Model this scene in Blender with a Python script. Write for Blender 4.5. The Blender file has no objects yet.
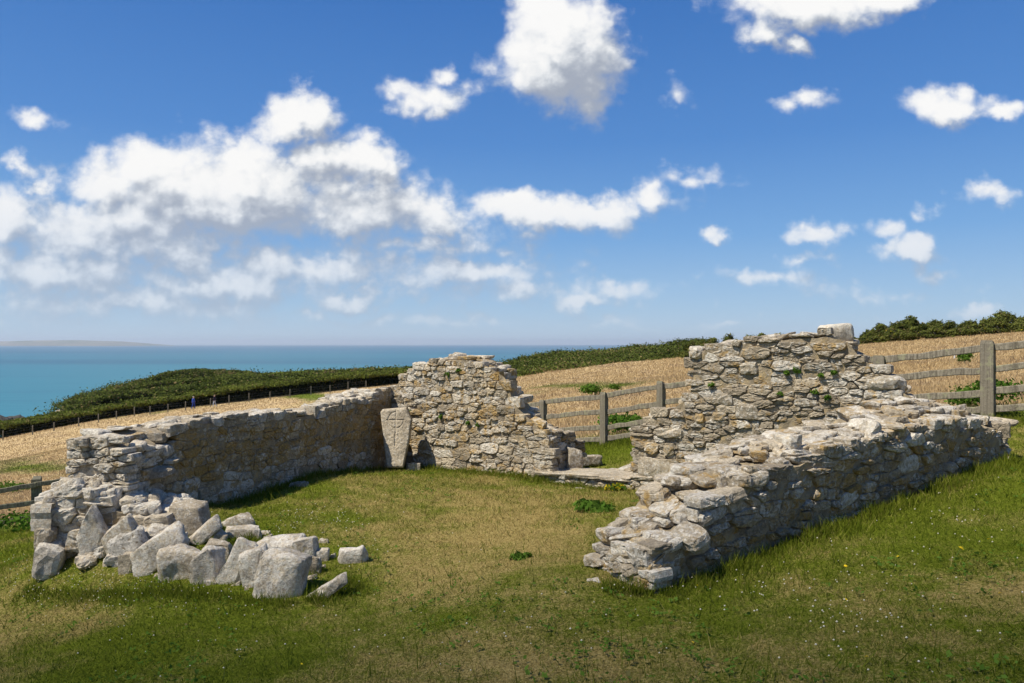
import bpy, bmesh, math, random
import numpy as np
from mathutils import Vector, Matrix, noise as mnoise

R = math.radians
rng = np.random.default_rng(7)
random.seed(7)
scene = bpy.context.scene
COL = scene.collection
F = 740.0          # focal length in picture widths of 1024
HZ = 344.0         # level of the horizon

# ------------------------------------------------------------------ helpers
def P(px, py, d):
    return np.array([(px - 512.0) / F * d, d, -(py - HZ) / F * d])

def tag(o, label=None, cat=None, group=None, kind=None):
    if label: o['label'] = label
    if cat: o['category'] = cat
    if group: o['group'] = group
    if kind: o['kind'] = kind
    return o

def mesh_obj(name, verts, faces, mat=None, parent=None, smooth=False, origin=None, col=None):
    """faces: (n,k) int array or list of tuples"""
    verts = np.asarray(verts, dtype=np.float64)
    if origin is not None:
        verts = verts - np.asarray(origin)
    me = bpy.data.meshes.new(name)
    if isinstance(faces, np.ndarray):
        n, k = faces.shape
        me.vertices.add(len(verts)); me.vertices.foreach_set('co', verts.astype(np.float32).ravel())
        me.loops.add(n * k); me.loops.foreach_set('vertex_index', faces.astype(np.int32).ravel())
        me.polygons.add(n)
        me.polygons.foreach_set('loop_start', np.arange(0, n * k, k, dtype=np.int32))
        me.polygons.foreach_set('loop_total', np.full(n, k, dtype=np.int32))
        me.polygons.foreach_set('use_smooth', np.full(n, smooth, dtype=bool))
        me.update(calc_edges=True)
    else:
        me.from_pydata([tuple(v) for v in verts], [], faces)
        for p in me.polygons: p.use_smooth = smooth
    if col is not None:
        a = me.attributes.new('tint', 'FLOAT_COLOR', 'POINT')
        c = np.ones((len(verts), 4), dtype=np.float32); c[:, :col.shape[1]] = col
        a.data.foreach_set('color', c.ravel())
    if mat: me.materials.append(mat)
    o = bpy.data.objects.new(name, me); COL.objects.link(o)
    if origin is not None: o.location = tuple(origin)
    if parent: o.parent = parent
    return o

def empty(name, loc):
    o = bpy.data.objects.new(name, None); COL.objects.link(o); o.location = tuple(loc)
    o.empty_display_size = .2
    return o

def child(name, verts, faces, mat, root, smooth=False, col=None, origin=None):
    """part whose vertices are given in world space, its origin at the root"""
    v = np.asarray(verts, float) - np.array(root.location)
    o = mesh_obj(name, v, faces, mat, None, smooth, None, col)
    o.parent = root
    return o

def vnoise(p, sc=1.0, seed=0.0):
    return np.array([mnoise.noise(Vector((x * sc + seed, y * sc - seed, z * sc + 2 * seed))) for x, y, z in p])

# cheap vectorised value noise in 2-D for the patches of the turf
_perm = np.random.default_rng(3).random((256, 256))
def n2(x, y, sc, seed=0):
    x = x * sc + seed * 17.3; y = y * sc + seed * 9.1
    xi = np.floor(x).astype(int); yi = np.floor(y).astype(int)
    fx = x - xi; fy = y - yi
    fx = fx * fx * (3 - 2 * fx); fy = fy * fy * (3 - 2 * fy)
    g = lambda a, b: _perm[(a % 256), (b % 256)]
    return (g(xi, yi) * (1 - fx) + g(xi + 1, yi) * fx) * (1 - fy) + (g(xi, yi + 1) * (1 - fx) + g(xi + 1, yi + 1) * fx) * fy
def fbm2(x, y, sc, seed=0, oct=4):
    s = 0; a = .5; t = 0
    for k in range(oct):
        s = s + a * n2(x, y, sc * 2 ** k, seed + k * 5); t += a; a *= .55
    return s / t

# ------------------------------------------------------------------ the lie of the land
SEA_Z = -40.0
CP = [  # picture x, picture y, metres away
    (653, 592, 4.85), (600, 584, 4.95), (1005, 463, 7.5), (410, 470, 12.2), (190, 508, 8.0), (300, 478, 10.1),
    (129, 520, 7.2), (45, 566, 6.9), (110, 568, 6.6), (200, 579, 6.2), (300, 598, 5.7), (345, 601, 5.6),
    (640, 489, 9.9), (548, 476, 11.1), (604, 445, 14.5), (661, 438, 13.6), (543, 448, 15.6), (880, 422, 11.1),
    (988, 418, 10.0), (37, 527, 13.0), (0, 683, 4.4), (256, 683, 3.9), (512, 683, 3.55), (768, 683, 3.2), (1024, 683, 2.9),
    (1024, 600, 3.9), (1024, 520, 5.55), (1024, 462, 7.7), (850, 560, 4.95), (760, 552, 5.45), (250, 522, 7.5), (350, 552, 6.6),
    (450, 502, 8.7), (500, 542, 6.6), (0, 566, 8.6), (0, 602, 6.5), (0, 500, 24), (0, 462, 52), (100, 442, 55),
    (0, 440, 98), (100, 420, 100), (240, 402, 104), (320, 393, 106), (-120, 462, 92),
    (600, 395, 34), (600, 364, 80), (520, 401, 38), (520, 375, 85), (690, 358, 75), (690, 380, 36),
    (950, 385, 20), (950, 360, 36), (1024, 332, 58), (870, 344, 65), (1200, 318, 52), (1024, 385, 16),
]
cp = [P(*c) for c in CP]
cp += [np.array(c, float) for c in [
    (0, -1, -1.48), (0, -12, -1.0), (-12, -6, -2.2), (12, -6, -.6), (14, 4, -.85), (30, 20, 1.0), (60, 30, 4.0), (-30, 10, -6.0), (-60, 40, -14),
    (-9, 30, -4.6), (-30, 70, -9.0), (0, 60, -3.4),
    # scrub headland beyond the hedge, then the cliffs
    (-82, 182, -8.4), (-100, 176, -14.5), (-113, 178, -24), (-106, 165, -17.5), (-130, 175, -44), (-70, 150, -11.5), (-45, 150, -8.4), (-40, 200, -8.2),
    (-15, 165, -6.0), (-60, 250, -46), (-15, 250, -46), (-110, 250, -46), (-150, 120, -46), (-110, 130, -32), (-90, 118, -24), (-75, 110, -16), (-95, 80, -26), (-140, 60, -46),
    (10, 120, -3.9), (18, 150, -3.2), (30, 130, -1.8), (25, 210, -30), (60, 110, 1.2), (90, 90, 5), (40, 200, -20), (140, 60, 8), (150, 200, 0), (0, 290, -46)]]
cp = np.array(cp)
def _k(d2): return np.sqrt(d2 + .8 ** 2)
_A = _k(((cp[:, None, :2] - cp[None, :, :2]) ** 2).sum(2))
_n = len(cp)
_M = np.zeros((_n + 3, _n + 3)); _M[:_n, :_n] = _A; _M[:_n, _n] = 1; _M[:_n, _n + 1:] = cp[:, :2]; _M[_n:, :_n] = _M[:_n, _n:].T
_w = np.linalg.solve(_M, np.concatenate([cp[:, 2], np.zeros(3)]))
def gz(x, y):
    x = np.atleast_1d(np.asarray(x, float)); y = np.atleast_1d(np.asarray(y, float))
    out = np.empty(x.shape)
    xf, yf, of = x.ravel(), y.ravel(), out.ravel()
    for i in range(0, len(xf), 20000):
        q = np.stack([xf[i:i + 20000], yf[i:i + 20000]], 1)
        of[i:i + 20000] = _k(((q[:, None] - cp[None, :, :2]) ** 2).sum(2)) @ _w[:_n] + _w[_n] + q @ _w[_n + 1:]
    return np.maximum(of.reshape(x.shape), SEA_Z - 8)
def gz1(x, y): return float(gz(x, y)[0])
def ground_hit(px, py, d0=2.5, d1=160):
    """where the ray through a picture point meets the ground"""
    d = np.geomspace(d0, d1, 900)
    z = -(py - HZ) / F * d
    g = gz((px - 512) / F * d, d)
    i = int(np.argmax(z <= g)) if np.any(z <= g) else len(d) - 1
    return np.array([(px - 512) / F * d[i], d[i], g[i]])

# line of the fences: the field of dry grass starts behind it
FL = np.array([(40, -22), (12.2, 4.4), (6.43, 10.0), (1.8, 14.5), (.67, 15.6), (-1.5, 17.6), (-4.5, 15.4), (-8.3, 13.0), (-13, 11.1), (-60, -8)])
def field_dist(x, y):
    """> 0 beyond the fences"""
    best = np.full(np.shape(x), 1e9); sgn = np.zeros(np.shape(x))
    for (ax, ay), (bx, by) in zip(FL[:-1], FL[1:]):
        dx, dy = bx - ax, by - ay
        t = np.clip(((x - ax) * dx + (y - ay) * dy) / (dx * dx + dy * dy), 0, 1)
        d = np.hypot(x - ax - t * dx, y - ay - t * dy)
        s = np.sign(-(dy) * (x - ax) + dx * (y - ay))
        m = d < best
        best = np.where(m, d, best); sgn = np.where(m, -s, sgn)
    return best * sgn

# patches of dry and green turf, as the photograph shows them (picture x, y, half width, half height, change)
PATCH = [(480, 505, 150, 40, .35), (430, 590, 70, 30, .35), (540, 545, 70, 40, .25), (560, 655, 120, 30, .45), (90, 625, 60, 16, .4), (300, 622, 45, 14, .25),
         (870, 610, 50, 14, .38), (985, 590, 60, 22, .42), (760, 612, 45, 14, .3), (590, 600, 60, 20, .1), (500, 480, 120, 12, .05), (960, 640, 80, 20, .1),
         (120, 590, 130, 26, -.4), (30, 560, 60, 30, -.35), (270, 515, 45, 22, -.28), (350, 565, 40, 30, -.4), (150, 660, 160, 26, -.15), (740, 575, 90, 30, -.35),
         (880, 540, 110, 30, -.3), (1000, 475, 60, 40, -.35), (330, 655, 90, 22, -.25), (620, 455, 40, 18, -.45), (450, 470, 90, 7, -.3), (740, 650, 90, 22, -.2), (640, 610, 70, 14, -.25),
         (1010, 660, 40, 20, -.1), (590, 510, 30, 10, -.1)]
def dryness(x, y):
    fd = field_dist(x, y)
    yy = np.maximum(y, .5)
    px = 512 + F * x / yy; py = HZ - F * gz(x, y) / yy
    v = .45 + .75 * (fbm2(x, y, .55, 1) - .5) + .75 * (fbm2(x, y, 1.9, 2) - .5) + .5 * (fbm2(x, y, 6.5, 3) - .5)
    for cx, cy, rx, ry, a in PATCH:
        v = v + np.where(y > .5, .72 * a * np.exp(-(((px - cx) / rx) ** 2 + ((py - cy) / ry) ** 2)), 0)
    f = np.clip((fd + .25 + .5 * (fbm2(x, y, 1.2, 4) - .5)) / .7, 0, 1)
    fv = .84 + .8 * (fbm2(x * .5, y, .10, 6) - .5) + .6 * (fbm2(x, y, .45, 8) - .5)
    fv = np.where(y > 109, .1, fv)
    # greener strips along the fence and across the field
    fv = fv - .75 * np.exp(-((fd - .4) / 1.3) ** 2) - .5 * np.exp(-(((px - 40) / 60) ** 2 + ((py - 468) / 9) ** 2)) - .42 * np.exp(-(((px - 590) / 90) ** 2 + ((py - 386) / 3) ** 2))
    fv = fv - .7 * np.exp(-(((px - 312) / 26) ** 2 + ((py - 397) / 5) ** 2)) - .35 * np.exp(-(((px - 150) / 150) ** 2 + ((py - 413 + (px - 150) * .13) / 3.0) ** 2))
    return np.clip(v, 0, 1) * (1 - f) + np.clip(fv, 0, 1) * f, f

# ------------------------------------------------------------------ materials
def new_mat(name):
    m = bpy.data.materials.new(name); m.use_nodes = True
    nt = m.node_tree
    for n in list(nt.nodes):
        if n.type != 'OUTPUT_MATERIAL': nt.nodes.remove(n)
    return m, nt, nt.nodes['Material Output']
def N(nt, typ, **kw):
    n = nt.nodes.new(typ)
    for k, v in kw.items():
        if k == 'ins':
            for a, b in v.items():
                if isinstance(b, bpy.types.NodeSocket): nt.links.new(b, n.inputs[a])
                else: n.inputs[a].default_value = b
        else: setattr(n, k, v)
    return n
def noise_tex(nt, vec, scale, detail=4, rough=.55, dist=0):
    return N(nt, 'ShaderNodeTexNoise', ins={'Vector': vec, 'Scale': scale, 'Detail': detail, 'Roughness': rough, 'Distortion': dist}).outputs[0]
def mth(nt, op, a, b=None, c=None, clamp=False):
    n = nt.nodes.new('ShaderNodeMath'); n.operation = op; n.use_clamp = clamp
    for i, v in enumerate((a, b, c)):
        if v is None: continue
        if isinstance(v, bpy.types.NodeSocket): nt.links.new(v, n.inputs[i])
        else: n.inputs[i].default_value = v
    return n.outputs[0]
def sstep(nt, v, lo, hi):
    n = N(nt, 'ShaderNodeMapRange', interpolation_type='SMOOTHSTEP', ins={0: v, 1: lo, 2: hi, 3: 0.0, 4: 1.0})
    return n.outputs[0]
def mixc(nt, f, a, b, mode='MIX'):
    n = nt.nodes.new('ShaderNodeMix'); n.data_type = 'RGBA'; n.blend_type = mode
    for idx, v in ((0, f), (6, a), (7, b)):
        if isinstance(v, bpy.types.NodeSocket): nt.links.new(v, n.inputs[idx])
        elif idx == 0: n.inputs[0].default_value = v
        else: n.inputs[idx].default_value = (*v, 1)
    return n.outputs[2]
def ramp(nt, f, stops):
    n = nt.nodes.new('ShaderNodeValToRGB'); e = n.color_ramp.elements
    while len(e) < len(stops): e.new(.5)
    for el, (p, c) in zip(e, stops): el.position = p; el.color = (*c, 1)
    nt.links.new(f, n.inputs[0]); return n.outputs[0]
def pos(nt): return N(nt, 'ShaderNodeNewGeometry').outputs['Position']
def attr(nt):
    a = N(nt, 'ShaderNodeAttribute', attribute_name='tint')
    s = N(nt, 'ShaderNodeSeparateColor', ins={0: a.outputs['Color']})
    return s.outputs[0], s.outputs[1], s.outputs[2]
def principled(nt, out, color, rough=.9, spec=.25, bump=None, bstr=.5, bdist=.02):
    b = N(nt, 'ShaderNodeBsdfPrincipled')
    if isinstance(color, bpy.types.NodeSocket): nt.links.new(color, b.inputs['Base Color'])
    else: b.inputs['Base Color'].default_value = (*color, 1)
    b.inputs['Roughness'].default_value = rough
    b.inputs['Specular IOR Level'].default_value = spec
    if bump is not None:
        bp = N(nt, 'ShaderNodeBump', ins={'Strength': bstr, 'Distance': bdist, 'Height': bump})
        nt.links.new(bp.outputs[0], b.inputs['Normal'])
    nt.links.new(b.outputs[0], out.inputs[0]); return b

def stone_mat(name, warm=0.0):
    """tint: r = tone of the stone, g = how much orange lichen, b = how much pale lichen"""
    m, nt, out = new_mat(name)
    r, g, b = attr(nt); p = pos(nt)
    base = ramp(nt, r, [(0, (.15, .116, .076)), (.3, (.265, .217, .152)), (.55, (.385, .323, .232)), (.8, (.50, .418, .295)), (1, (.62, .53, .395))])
    n1 = noise_tex(nt, p, 11, 6, .65)
    base = mixc(nt, mth(nt, 'MULTIPLY', sstep(nt, n1, .5, .72), .55), base, (.19, .158, .115))
    n2_ = noise_tex(nt, p, 26, 5, .7)
    w = sstep(nt, mth(nt, 'ADD', n2_, mth(nt, 'MULTIPLY', b, .26)), .62, .74)
    base = mixc(nt, mth(nt, 'MULTIPLY', w, .75), base, (.60, .56, .48))
    n3 = noise_tex(nt, p, 8.5, 7, .72, .5)
    o = sstep(nt, mth(nt, 'ADD', n3, mth(nt, 'MULTIPLY', g, .30)), .63, .78)
    n4 = noise_tex(nt, p, 37, 3)
    lich = mixc(nt, n4, (.17, .10, .035), (.52, .32, .07))
    base = mixc(nt, mth(nt, 'MULTIPLY', o, .8), base, lich)
    n5 = noise_tex(nt, p, 4.2, 6, .68, .3)
    base = mixc(nt, mth(nt, 'MULTIPLY', sstep(nt, n5, .50, .60), .5), base, (.225, .185, .13))
    fine = noise_tex(nt, p, 95, 4, .7)
    base = mixc(nt, mth(nt, 'MULTIPLY', sstep(nt, fine, .54, .68), .45), base, (.085, .08, .07))
    # a touch of fine contrast everywhere
    base = mixc(nt, .48, base, ramp(nt, noise_tex(nt, p, 42, 6, .75), [(.32, (.12, .12, .12)), (.5, (.5, .5, .5)), (.68, (.9, .9, .9))]), 'OVERLAY')
    h = mth(nt, 'ADD', mth(nt, 'MULTIPLY', n1, 1.0), mth(nt, 'MULTIPLY', fine, .45))
    h = mth(nt, 'ADD', h, mth(nt, 'MULTIPLY', n2_, .6))
    principled(nt, out, base, .93, .15, h, .9, .025)
    return m
M_stone = stone_mat('weathered_stone')

def mortar_mat():
    m, nt, out = new_mat('old_mortar'); p = pos(nt)
    n1 = noise_tex(nt, p, 7, 6, .7); n2_ = noise_tex(nt, p, 45, 5, .7)
    c = ramp(nt, n1, [(.3, (.17, .14, .095)), (.5, (.31, .25, .165)), (.68, (.46, .34, .17))])
    c = mixc(nt, sstep(nt, n2_, .52, .7), c, (.30, .27, .22))
    principled(nt, out, c, .95, .1, n2_, .9, .02); return m
M_mortar = mortar_mat()

def grass_color(nt, r, g, b, p):
    """r dryness, g per-blade chance, b 1 in the field"""
    green = mixc(nt, g, (.066, .100, .007), (.205, .232, .026))
    straw = mixc(nt, g, (.200, .142, .042), (.48, .37, .14))
    fine = noise_tex(nt, p, 14, 5, .7)
    d = mth(nt, 'ADD', r, mth(nt, 'MULTIPLY', mth(nt, 'SUBTRACT', fine, .5), .9))
    d = mth(nt, 'ADD', d, mth(nt, 'MULTIPLY', mth(nt, 'SUBTRACT', g, .5), .5))
    lawn = mixc(nt, sstep(nt, d, .16, .92), green, straw)
    fgreen = mixc(nt, g, (.075, .115, .016), (.18, .20, .035))
    fstraw = mixc(nt, g, (.37, .262, .128), (.62, .465, .25))
    fn = noise_tex(nt, p, .35, 5, .7)
    fstraw = mixc(nt, sstep(nt, fn, .45, .65), fstraw, mixc(nt, g, (.29, .20, .11), (.51, .375, .215)))
    fld = mixc(nt, sstep(nt, r, .2, .72), fgreen, fstraw)
    return mixc(nt, b, lawn, fld)
def ground_mat():
    m, nt, out = new_mat('turf'); r, g, b = attr(nt); p = pos(nt)
    gg = noise_tex(nt, p, 55, 5, .75)
    gg = sstep(nt, gg, .3, .7)
    c = grass_color(nt, r, gg, b, p)
    bump = mth(nt, 'ADD', noise_tex(nt, p, 60, 5, .7), mth(nt, 'MULTIPLY', noise_tex(nt, p, 6, 3), 1.2))
    principled(nt, out, c, 1.0, .0, bump, .8, .05); return m
M_turf = ground_mat()
def blade_mat():
    m, nt, out = new_mat('grass_blades'); r, g, b = attr(nt); p = pos(nt)
    c = grass_color(nt, r, g, b, p)
    d = N(nt, 'ShaderNodeBsdfDiffuse', ins={'Color': c}); t = N(nt, 'ShaderNodeBsdfTranslucent', ins={'Color': c})
    mx = N(nt, 'ShaderNodeMixShader', ins={0: .38, 1: d.outputs[0], 2: t.outputs[0]})
    nt.links.new(mx.outputs[0], out.inputs[0]); return m
M_blade = blade_mat()
def leaf_mat(name, c0, c1, trans=.25):
    m, nt, out = new_mat(name); r, g, b = attr(nt)
    c = mixc(nt, r, c0, c1)
    c = mixc(nt, g, c, (.22, .16, .075))
    c = mixc(nt, b, c, (.55, .40, .02))
    d = N(nt, 'ShaderNodeBsdfDiffuse', ins={'Color': c}); t = N(nt, 'ShaderNodeBsdfTranslucent', ins={'Color': c})
    mx = N(nt, 'ShaderNodeMixShader', ins={0: trans, 1: d.outputs[0], 2: t.outputs[0]})
    nt.links.new(mx.outputs[0], out.inputs[0]); return m
M_gorse = leaf_mat('gorse_leaves', (.022, .033, .008), (.125, .150, .032))
M_bush = leaf_mat('bush_leaves', (.034, .046, .010), (.170, .185, .042))
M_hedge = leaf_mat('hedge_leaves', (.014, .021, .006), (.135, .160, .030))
M_herb = leaf_mat('herb_leaves', (.05, .11, .012), (.12, .20, .03), .35)
def plain_mat(name, c, rough=.8):
    m, nt, out = new_mat(name); principled(nt, out, c, rough, .2); return m
M_white = plain_mat('clover_white', (.60, .55, .42)); M_yellow = plain_mat('petal_yellow', (.80, .58, .02)); M_stem = plain_mat('stem_green', (.08, .13, .02))
def wood_mat(name, dark, light):
    m, nt, out = new_mat(name)
    tc = N(nt, 'ShaderNodeTexCoord').outputs['Generated']; p = pos(nt)
    r, g, b = attr(nt)   # r tone, g,b unused
    mp = N(nt, 'ShaderNodeMapping', ins={0: tc, 3: (26, 26, 1.2)})
    gr = noise_tex(nt, mp.outputs[0], 1.6, 6, .7, .3)
    fine = noise_tex(nt, p, 30, 5, .7)
    c = mixc(nt, sstep(nt, gr, .33, .66), dark, light)
    c = mixc(nt, sstep(nt, fine, .5, .68), c, tuple(x * .55 for x in light))
    c = mixc(nt, mth(nt, 'MULTIPLY', sstep(nt, noise_tex(nt, p, 9, 5, .7), .52, .66), .7), c, (.30, .29, .17))
    principled(nt, out, c, .9, .15, mth(nt, 'ADD', gr, fine), .7, .012); return m
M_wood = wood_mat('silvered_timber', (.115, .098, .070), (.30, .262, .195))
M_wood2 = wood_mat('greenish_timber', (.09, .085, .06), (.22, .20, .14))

# ------------------------------------------------------------------ ground sheet
def build_ground():
    th = np.concatenate([np.linspace(-180, -50, 60, endpoint=False), np.linspace(-50, 50, 420, endpoint=False), np.linspace(50, 180, 61)])
    th = np.radians(th)
    r = np.concatenate([np.linspace(.0, 2.2, 6, endpoint=False), np.geomspace(2.2, 20, 240, endpoint=False), np.geomspace(20, 330, 190)])
    TT, RR = np.meshgrid(th, r, indexing='ij')
    X = np.sin(TT) * RR; Y = np.cos(TT) * RR
    Z = gz(X, Y)
    near = np.clip(1 - RR / 40, 0, 1)
    Z = Z + near * (.035 * (fbm2(X, Y, 2.2, 11) - .5) + .05 * (fbm2(X, Y, .7, 12) - .5))
    nt_, nr = X.shape
    ii, jj = np.meshgrid(np.arange(nt_ - 1), np.arange(nr - 1), indexing='ij')
    a = ii * nr + jj
    faces = np.stack([a, a + 1, a + nr + 1, a + nr], -1).reshape(-1, 4)
    dry, f = dryness(X.ravel(), Y.ravel())
    # rough scrub ground and rock past the hedges
    col = np.stack([dry, np.full_like(dry, .5), f], 1)
    o = mesh_obj('ground', np.stack([X.ravel(), Y.ravel(), Z.ravel()], 1), faces[:, ::-1], M_turf, smooth=True, col=col)
    return tag(o, kind='structure')
build_ground()

# ------------------------------------------------------------------ sea
def build_sea():
    m, nt, out = new_mat('sea_water'); p = pos(nt)
    sep = N(nt, 'ShaderNodeSeparateXYZ', ins={0: p})
    mp = N(nt, 'ShaderNodeMapping', ins={0: p, 3: (.00025, .0011, .01)})
    n1 = noise_tex(nt, mp.outputs[0], 1.0, 5, .6)
    mp2 = N(nt, 'ShaderNodeMapping', ins={0: p, 3: (.02, .05, .1)})
    n2_ = noise_tex(nt, mp2.outputs[0], 1.0, 6, .65)
    far = N(nt, 'ShaderNodeMapRange', ins={0: sep.outputs[1], 1: 300, 2: 5000, 3: 0.0, 4: 1.0}).outputs[0]
    c = mixc(nt, far, (.022, .150, .195), (.024, .112, .186))
    c = mixc(nt, mth(nt, 'MULTIPLY', sstep(nt, n1, .45, .62), .75), c, (.014, .075, .130))
    c = mixc(nt, mth(nt, 'MULTIPLY', n2_, .3), c, (.035, .185, .23))
    mp3 = N(nt, 'ShaderNodeMapping', ins={0: p, 3: (.0012, .0045, .1)})
    n3 = noise_tex(nt, mp3.outputs[0], 1.0, 7, .7, .4)
    c = mixc(nt, mth(nt, 'MULTIPLY', sstep(nt, n3, .50, .64), .55), c, (.016, .098, .150))
    c = mixc(nt, mth(nt, 'MULTIPLY', sstep(nt, n3, .30, .42), -.35), c, (.05, .22, .26))
    b = principled(nt, out, c, .4, .2, mth(nt, 'ADD', n2_, n3), .5, 1.5)
    rr = np.concatenate([[60], np.geomspace(100, 31000, 40)]); th = np.radians(np.linspace(-180, 180, 145))
    TT, RR = np.meshgrid(th, rr, indexing='ij')
    v = np.stack([np.sin(TT) * RR, np.cos(TT) * RR, np.full_like(RR, SEA_Z)], -1).reshape(-1, 3)
    nr = len(rr); ii, jj = np.meshgrid(np.arange(len(th) - 1), np.arange(nr - 1), indexing='ij'); a = ii * nr + jj
    o = mesh_obj('sea', v, np.stack([a, a + nr, a + nr + 1, a + 1], -1).reshape(-1, 4), m, smooth=True)
    tag(o, kind='structure')
build_sea()

def build_far_land():
    m, nt, out = new_mat('far_cliffs'); p = pos(nt)
    n1 = noise_tex(nt, N(nt, 'ShaderNodeMapping', ins={0: p, 3: (.002, .002, .01)}).outputs[0], 1, 5)
    principled(nt, out, ramp(nt, n1, [(.3, (.10, .12, .07)), (.7, (.24, .21, .16))]), .95, .05)
    D = 15000
    xs = np.linspace(-760, 113, 60); vs = []; n = 7
    for i, px in enumerate(xs):
        t = (113 - px)
        h = 105 * min(1, t / 26) ** .6 * (1 + .12 * math.sin(px * .05) + .07 * mnoise.noise(Vector((px * .09, 0, 0)))) + .5
        for k, (dy, hh) in enumerate(((0, 0), (30, .6), (160, .93), (600, 1.0), (1500, 1.05), (2500, .6), (3000, 0))):
            y = D + dy; vs.append(((px - 512) / F * D, y, SEA_Z - 1 + h * hh))
    ii, jj = np.meshgrid(np.arange(len(xs) - 1), np.arange(n - 1), indexing='ij'); a = ii * n + jj
    o = mesh_obj('far_headland', np.array(vs), np.stack([a, a + n, a + n + 1, a + 1], -1).reshape(-1, 4), m, smooth=True)
    tag(o, kind='structure')
build_far_land()

# ------------------------------------------------------------------ stones
def cube_template(n):
    idx = {}; verts = []; faces = []
    def vid(i, j, k):
        key = (i, j, k)
        if key not in idx: idx[key] = len(verts); verts.append((2 * i / n - 1, 2 * j / n - 1, 2 * k / n - 1))
        return idx[key]
    for a in range(n):
        for b in range(n):
            faces.append((vid(a, b, 0), vid(a, b + 1, 0), vid(a + 1, b + 1, 0), vid(a + 1, b, 0)))
            faces.append((vid(a, b, n), vid(a + 1, b, n), vid(a + 1, b + 1, n), vid(a, b + 1, n)))
            faces.append((vid(a, 0, b), vid(a + 1, 0, b), vid(a + 1, 0, b + 1), vid(a, 0, b + 1)))
            faces.append((vid(a, n, b), vid(a, n, b + 1), vid(a + 1, n, b + 1), vid(a + 1, n, b)))
            faces.append((vid(0, a, b), vid(0, a, b + 1), vid(0, a + 1, b + 1), vid(0, a + 1, b)))
            faces.append((vid(n, a, b), vid(n, a + 1, b), vid(n, a + 1, b + 1), vid(n, a, b + 1)))
    return np.array(verts), np.array(faces)
TV4, TF4 = cube_template(4)
_corn = np.array([(i, j, k) for i in (-1, 1) for j in (-1, 1) for k in (-1, 1)], float)
_tri = np.prod((1 + TV4[:, None, :] * _corn[None]) / 2, axis=2)      # trilinear weights

class Stones:
    def __init__(s): s.v = []; s.f = []; s.c = []; s.n = 0
    def add(s, centre, half, rot, tint, q=6.0, jit=.16, rough=.065):
        half = np.asarray(half, float)
        p = TV4 / (np.abs(TV4) ** q).sum(1, keepdims=True) ** (1 / q)
        p = p + _tri @ (rng.uniform(-1, 1, (8, 3)) * jit)
        p = p * half
        sm = half.min()
        p = p + rng.normal(0, 1, p.shape) * rough * min(sm, .08)
        p = p @ np.asarray(rot).T + centre
        s.v.append(p); s.f.append(TF4 + s.n); s.n += len(p)
        s.c.append(np.tile(np.asarray(tint, float), (len(p), 1)))
    def poly(s, w, P2, pr, tint):
        """one stone of the face: outline P2 in (along, up) coordinates of wall w"""
        pts = []
        m = len(P2)
        for i in range(m):
            a, b = P2[i], P2[(i + 1) % m]; L = math.hypot(*(b - a)); k = max(1, int(L / .035))
            for j in range(k): pts.append(a + (b - a) * (j + (.22 if j == 0 else 0)) / k)
            if k == 1 and L > .012: pts.append(a + (b - a) * .78)
        if len(pts) % 2: pts.append((pts[-1] + pts[0]) / 2)
        p = np.array(pts); c = p.mean(0); r = np.linalg.norm(p - c, axis=1).mean(); n = len(p)
        p = p + rng.normal(0, min(.0038, r * .05), p.shape)
        ts, tz = rng.normal(0, .07, 2)
        def ring(f, t, nz):
            q = c + (p - c) * f
            tt = t + ((q - c) @ np.array([ts, tz])) * (1 if t < .05 else 0) + rng.normal(0, nz, n)
            xy = w.A + w.u * q[:, :1] + w.n * tt[:, None]
            return np.concatenate([xy, q[:, 1:]], 1)
        g = max(.5, 1 - .003 / r); b = max(.4, 1 - .010 / r)
        R_ = [ring(g, .14, 0), ring(g, .016, .002), ring(b, -pr * .8, .0025), ring(.74, -pr, .0035), ring(.38, -pr - .004 * rng.random(), .004)]
        ctr = np.concatenate([w.A + w.u * c[0] + w.n * (-pr - .004), c[1:]])[None]
        V = np.concatenate(R_ + [ctr]); F = []
        for k in range(4):
            for i in range(n): j = (i + 1) % n; F.append((k * n + i, k * n + j, (k + 1) * n + j, (k + 1) * n + i))
        for i in range(0, n, 2): F.append((4 * n + i, 4 * n + i + 1, 4 * n + (i + 2) % n, 5 * n))
        s.v.append(V); s.f.append(np.array(F) + s.n); s.n += len(V); s.c.append(np.tile(np.asarray(tint, float), (len(V), 1)))
    def data(s): return np.concatenate(s.v), np.concatenate(s.f), np.concatenate(s.c)

def rotm(ax, ay, az): return np.array((Matrix.Rotation(az, 3, 'Z') @ Matrix.Rotation(ay, 3, 'Y') @ Matrix.Rotation(ax, 3, 'X')))

def clip_cells(sd, k=2.5):
    """cells of a weighted partition of the face; sd rows: along, up, width, height"""
    q = sd[:, :2] * np.array([1, k]); hw = np.stack([sd[:, 2], sd[:, 3] * k], 1); r2 = (hw.min(1) * .5) ** 2
    out = []
    for i in range(len(q)):
        d = q - q[i]; d2 = (d ** 2).sum(1); nb = np.argsort(d2)[1:22]
        ex = hw[i] * .66 + .012
        P2 = [q[i] + ex * np.array(c) for c in ((-1, -1), (1, -1), (1, 1), (-1, 1))]
        for j in nb:
            if d2[j] > 1.2 or d2[j] < 1e-8: continue
            lim = (d2[j] + r2[i] - r2[j]) / 2; Q = []; m = len(P2)
            val = [float((p - q[i]) @ d[j]) - lim for p in P2]
            if max(val) <= 0: continue
            for a in range(m):
                b = (a + 1) % m
                if val[a] <= 0: Q.append(P2[a])
                if val[a] * val[b] < 0: Q.append(P2[a] + (P2[b] - P2[a]) * val[a] / (val[a] - val[b]))
            P2 = Q
            if len(P2) < 3: break
        out.append(None if len(P2) < 3 else np.array(P2) / np.array([1, k]))
    return out

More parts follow.
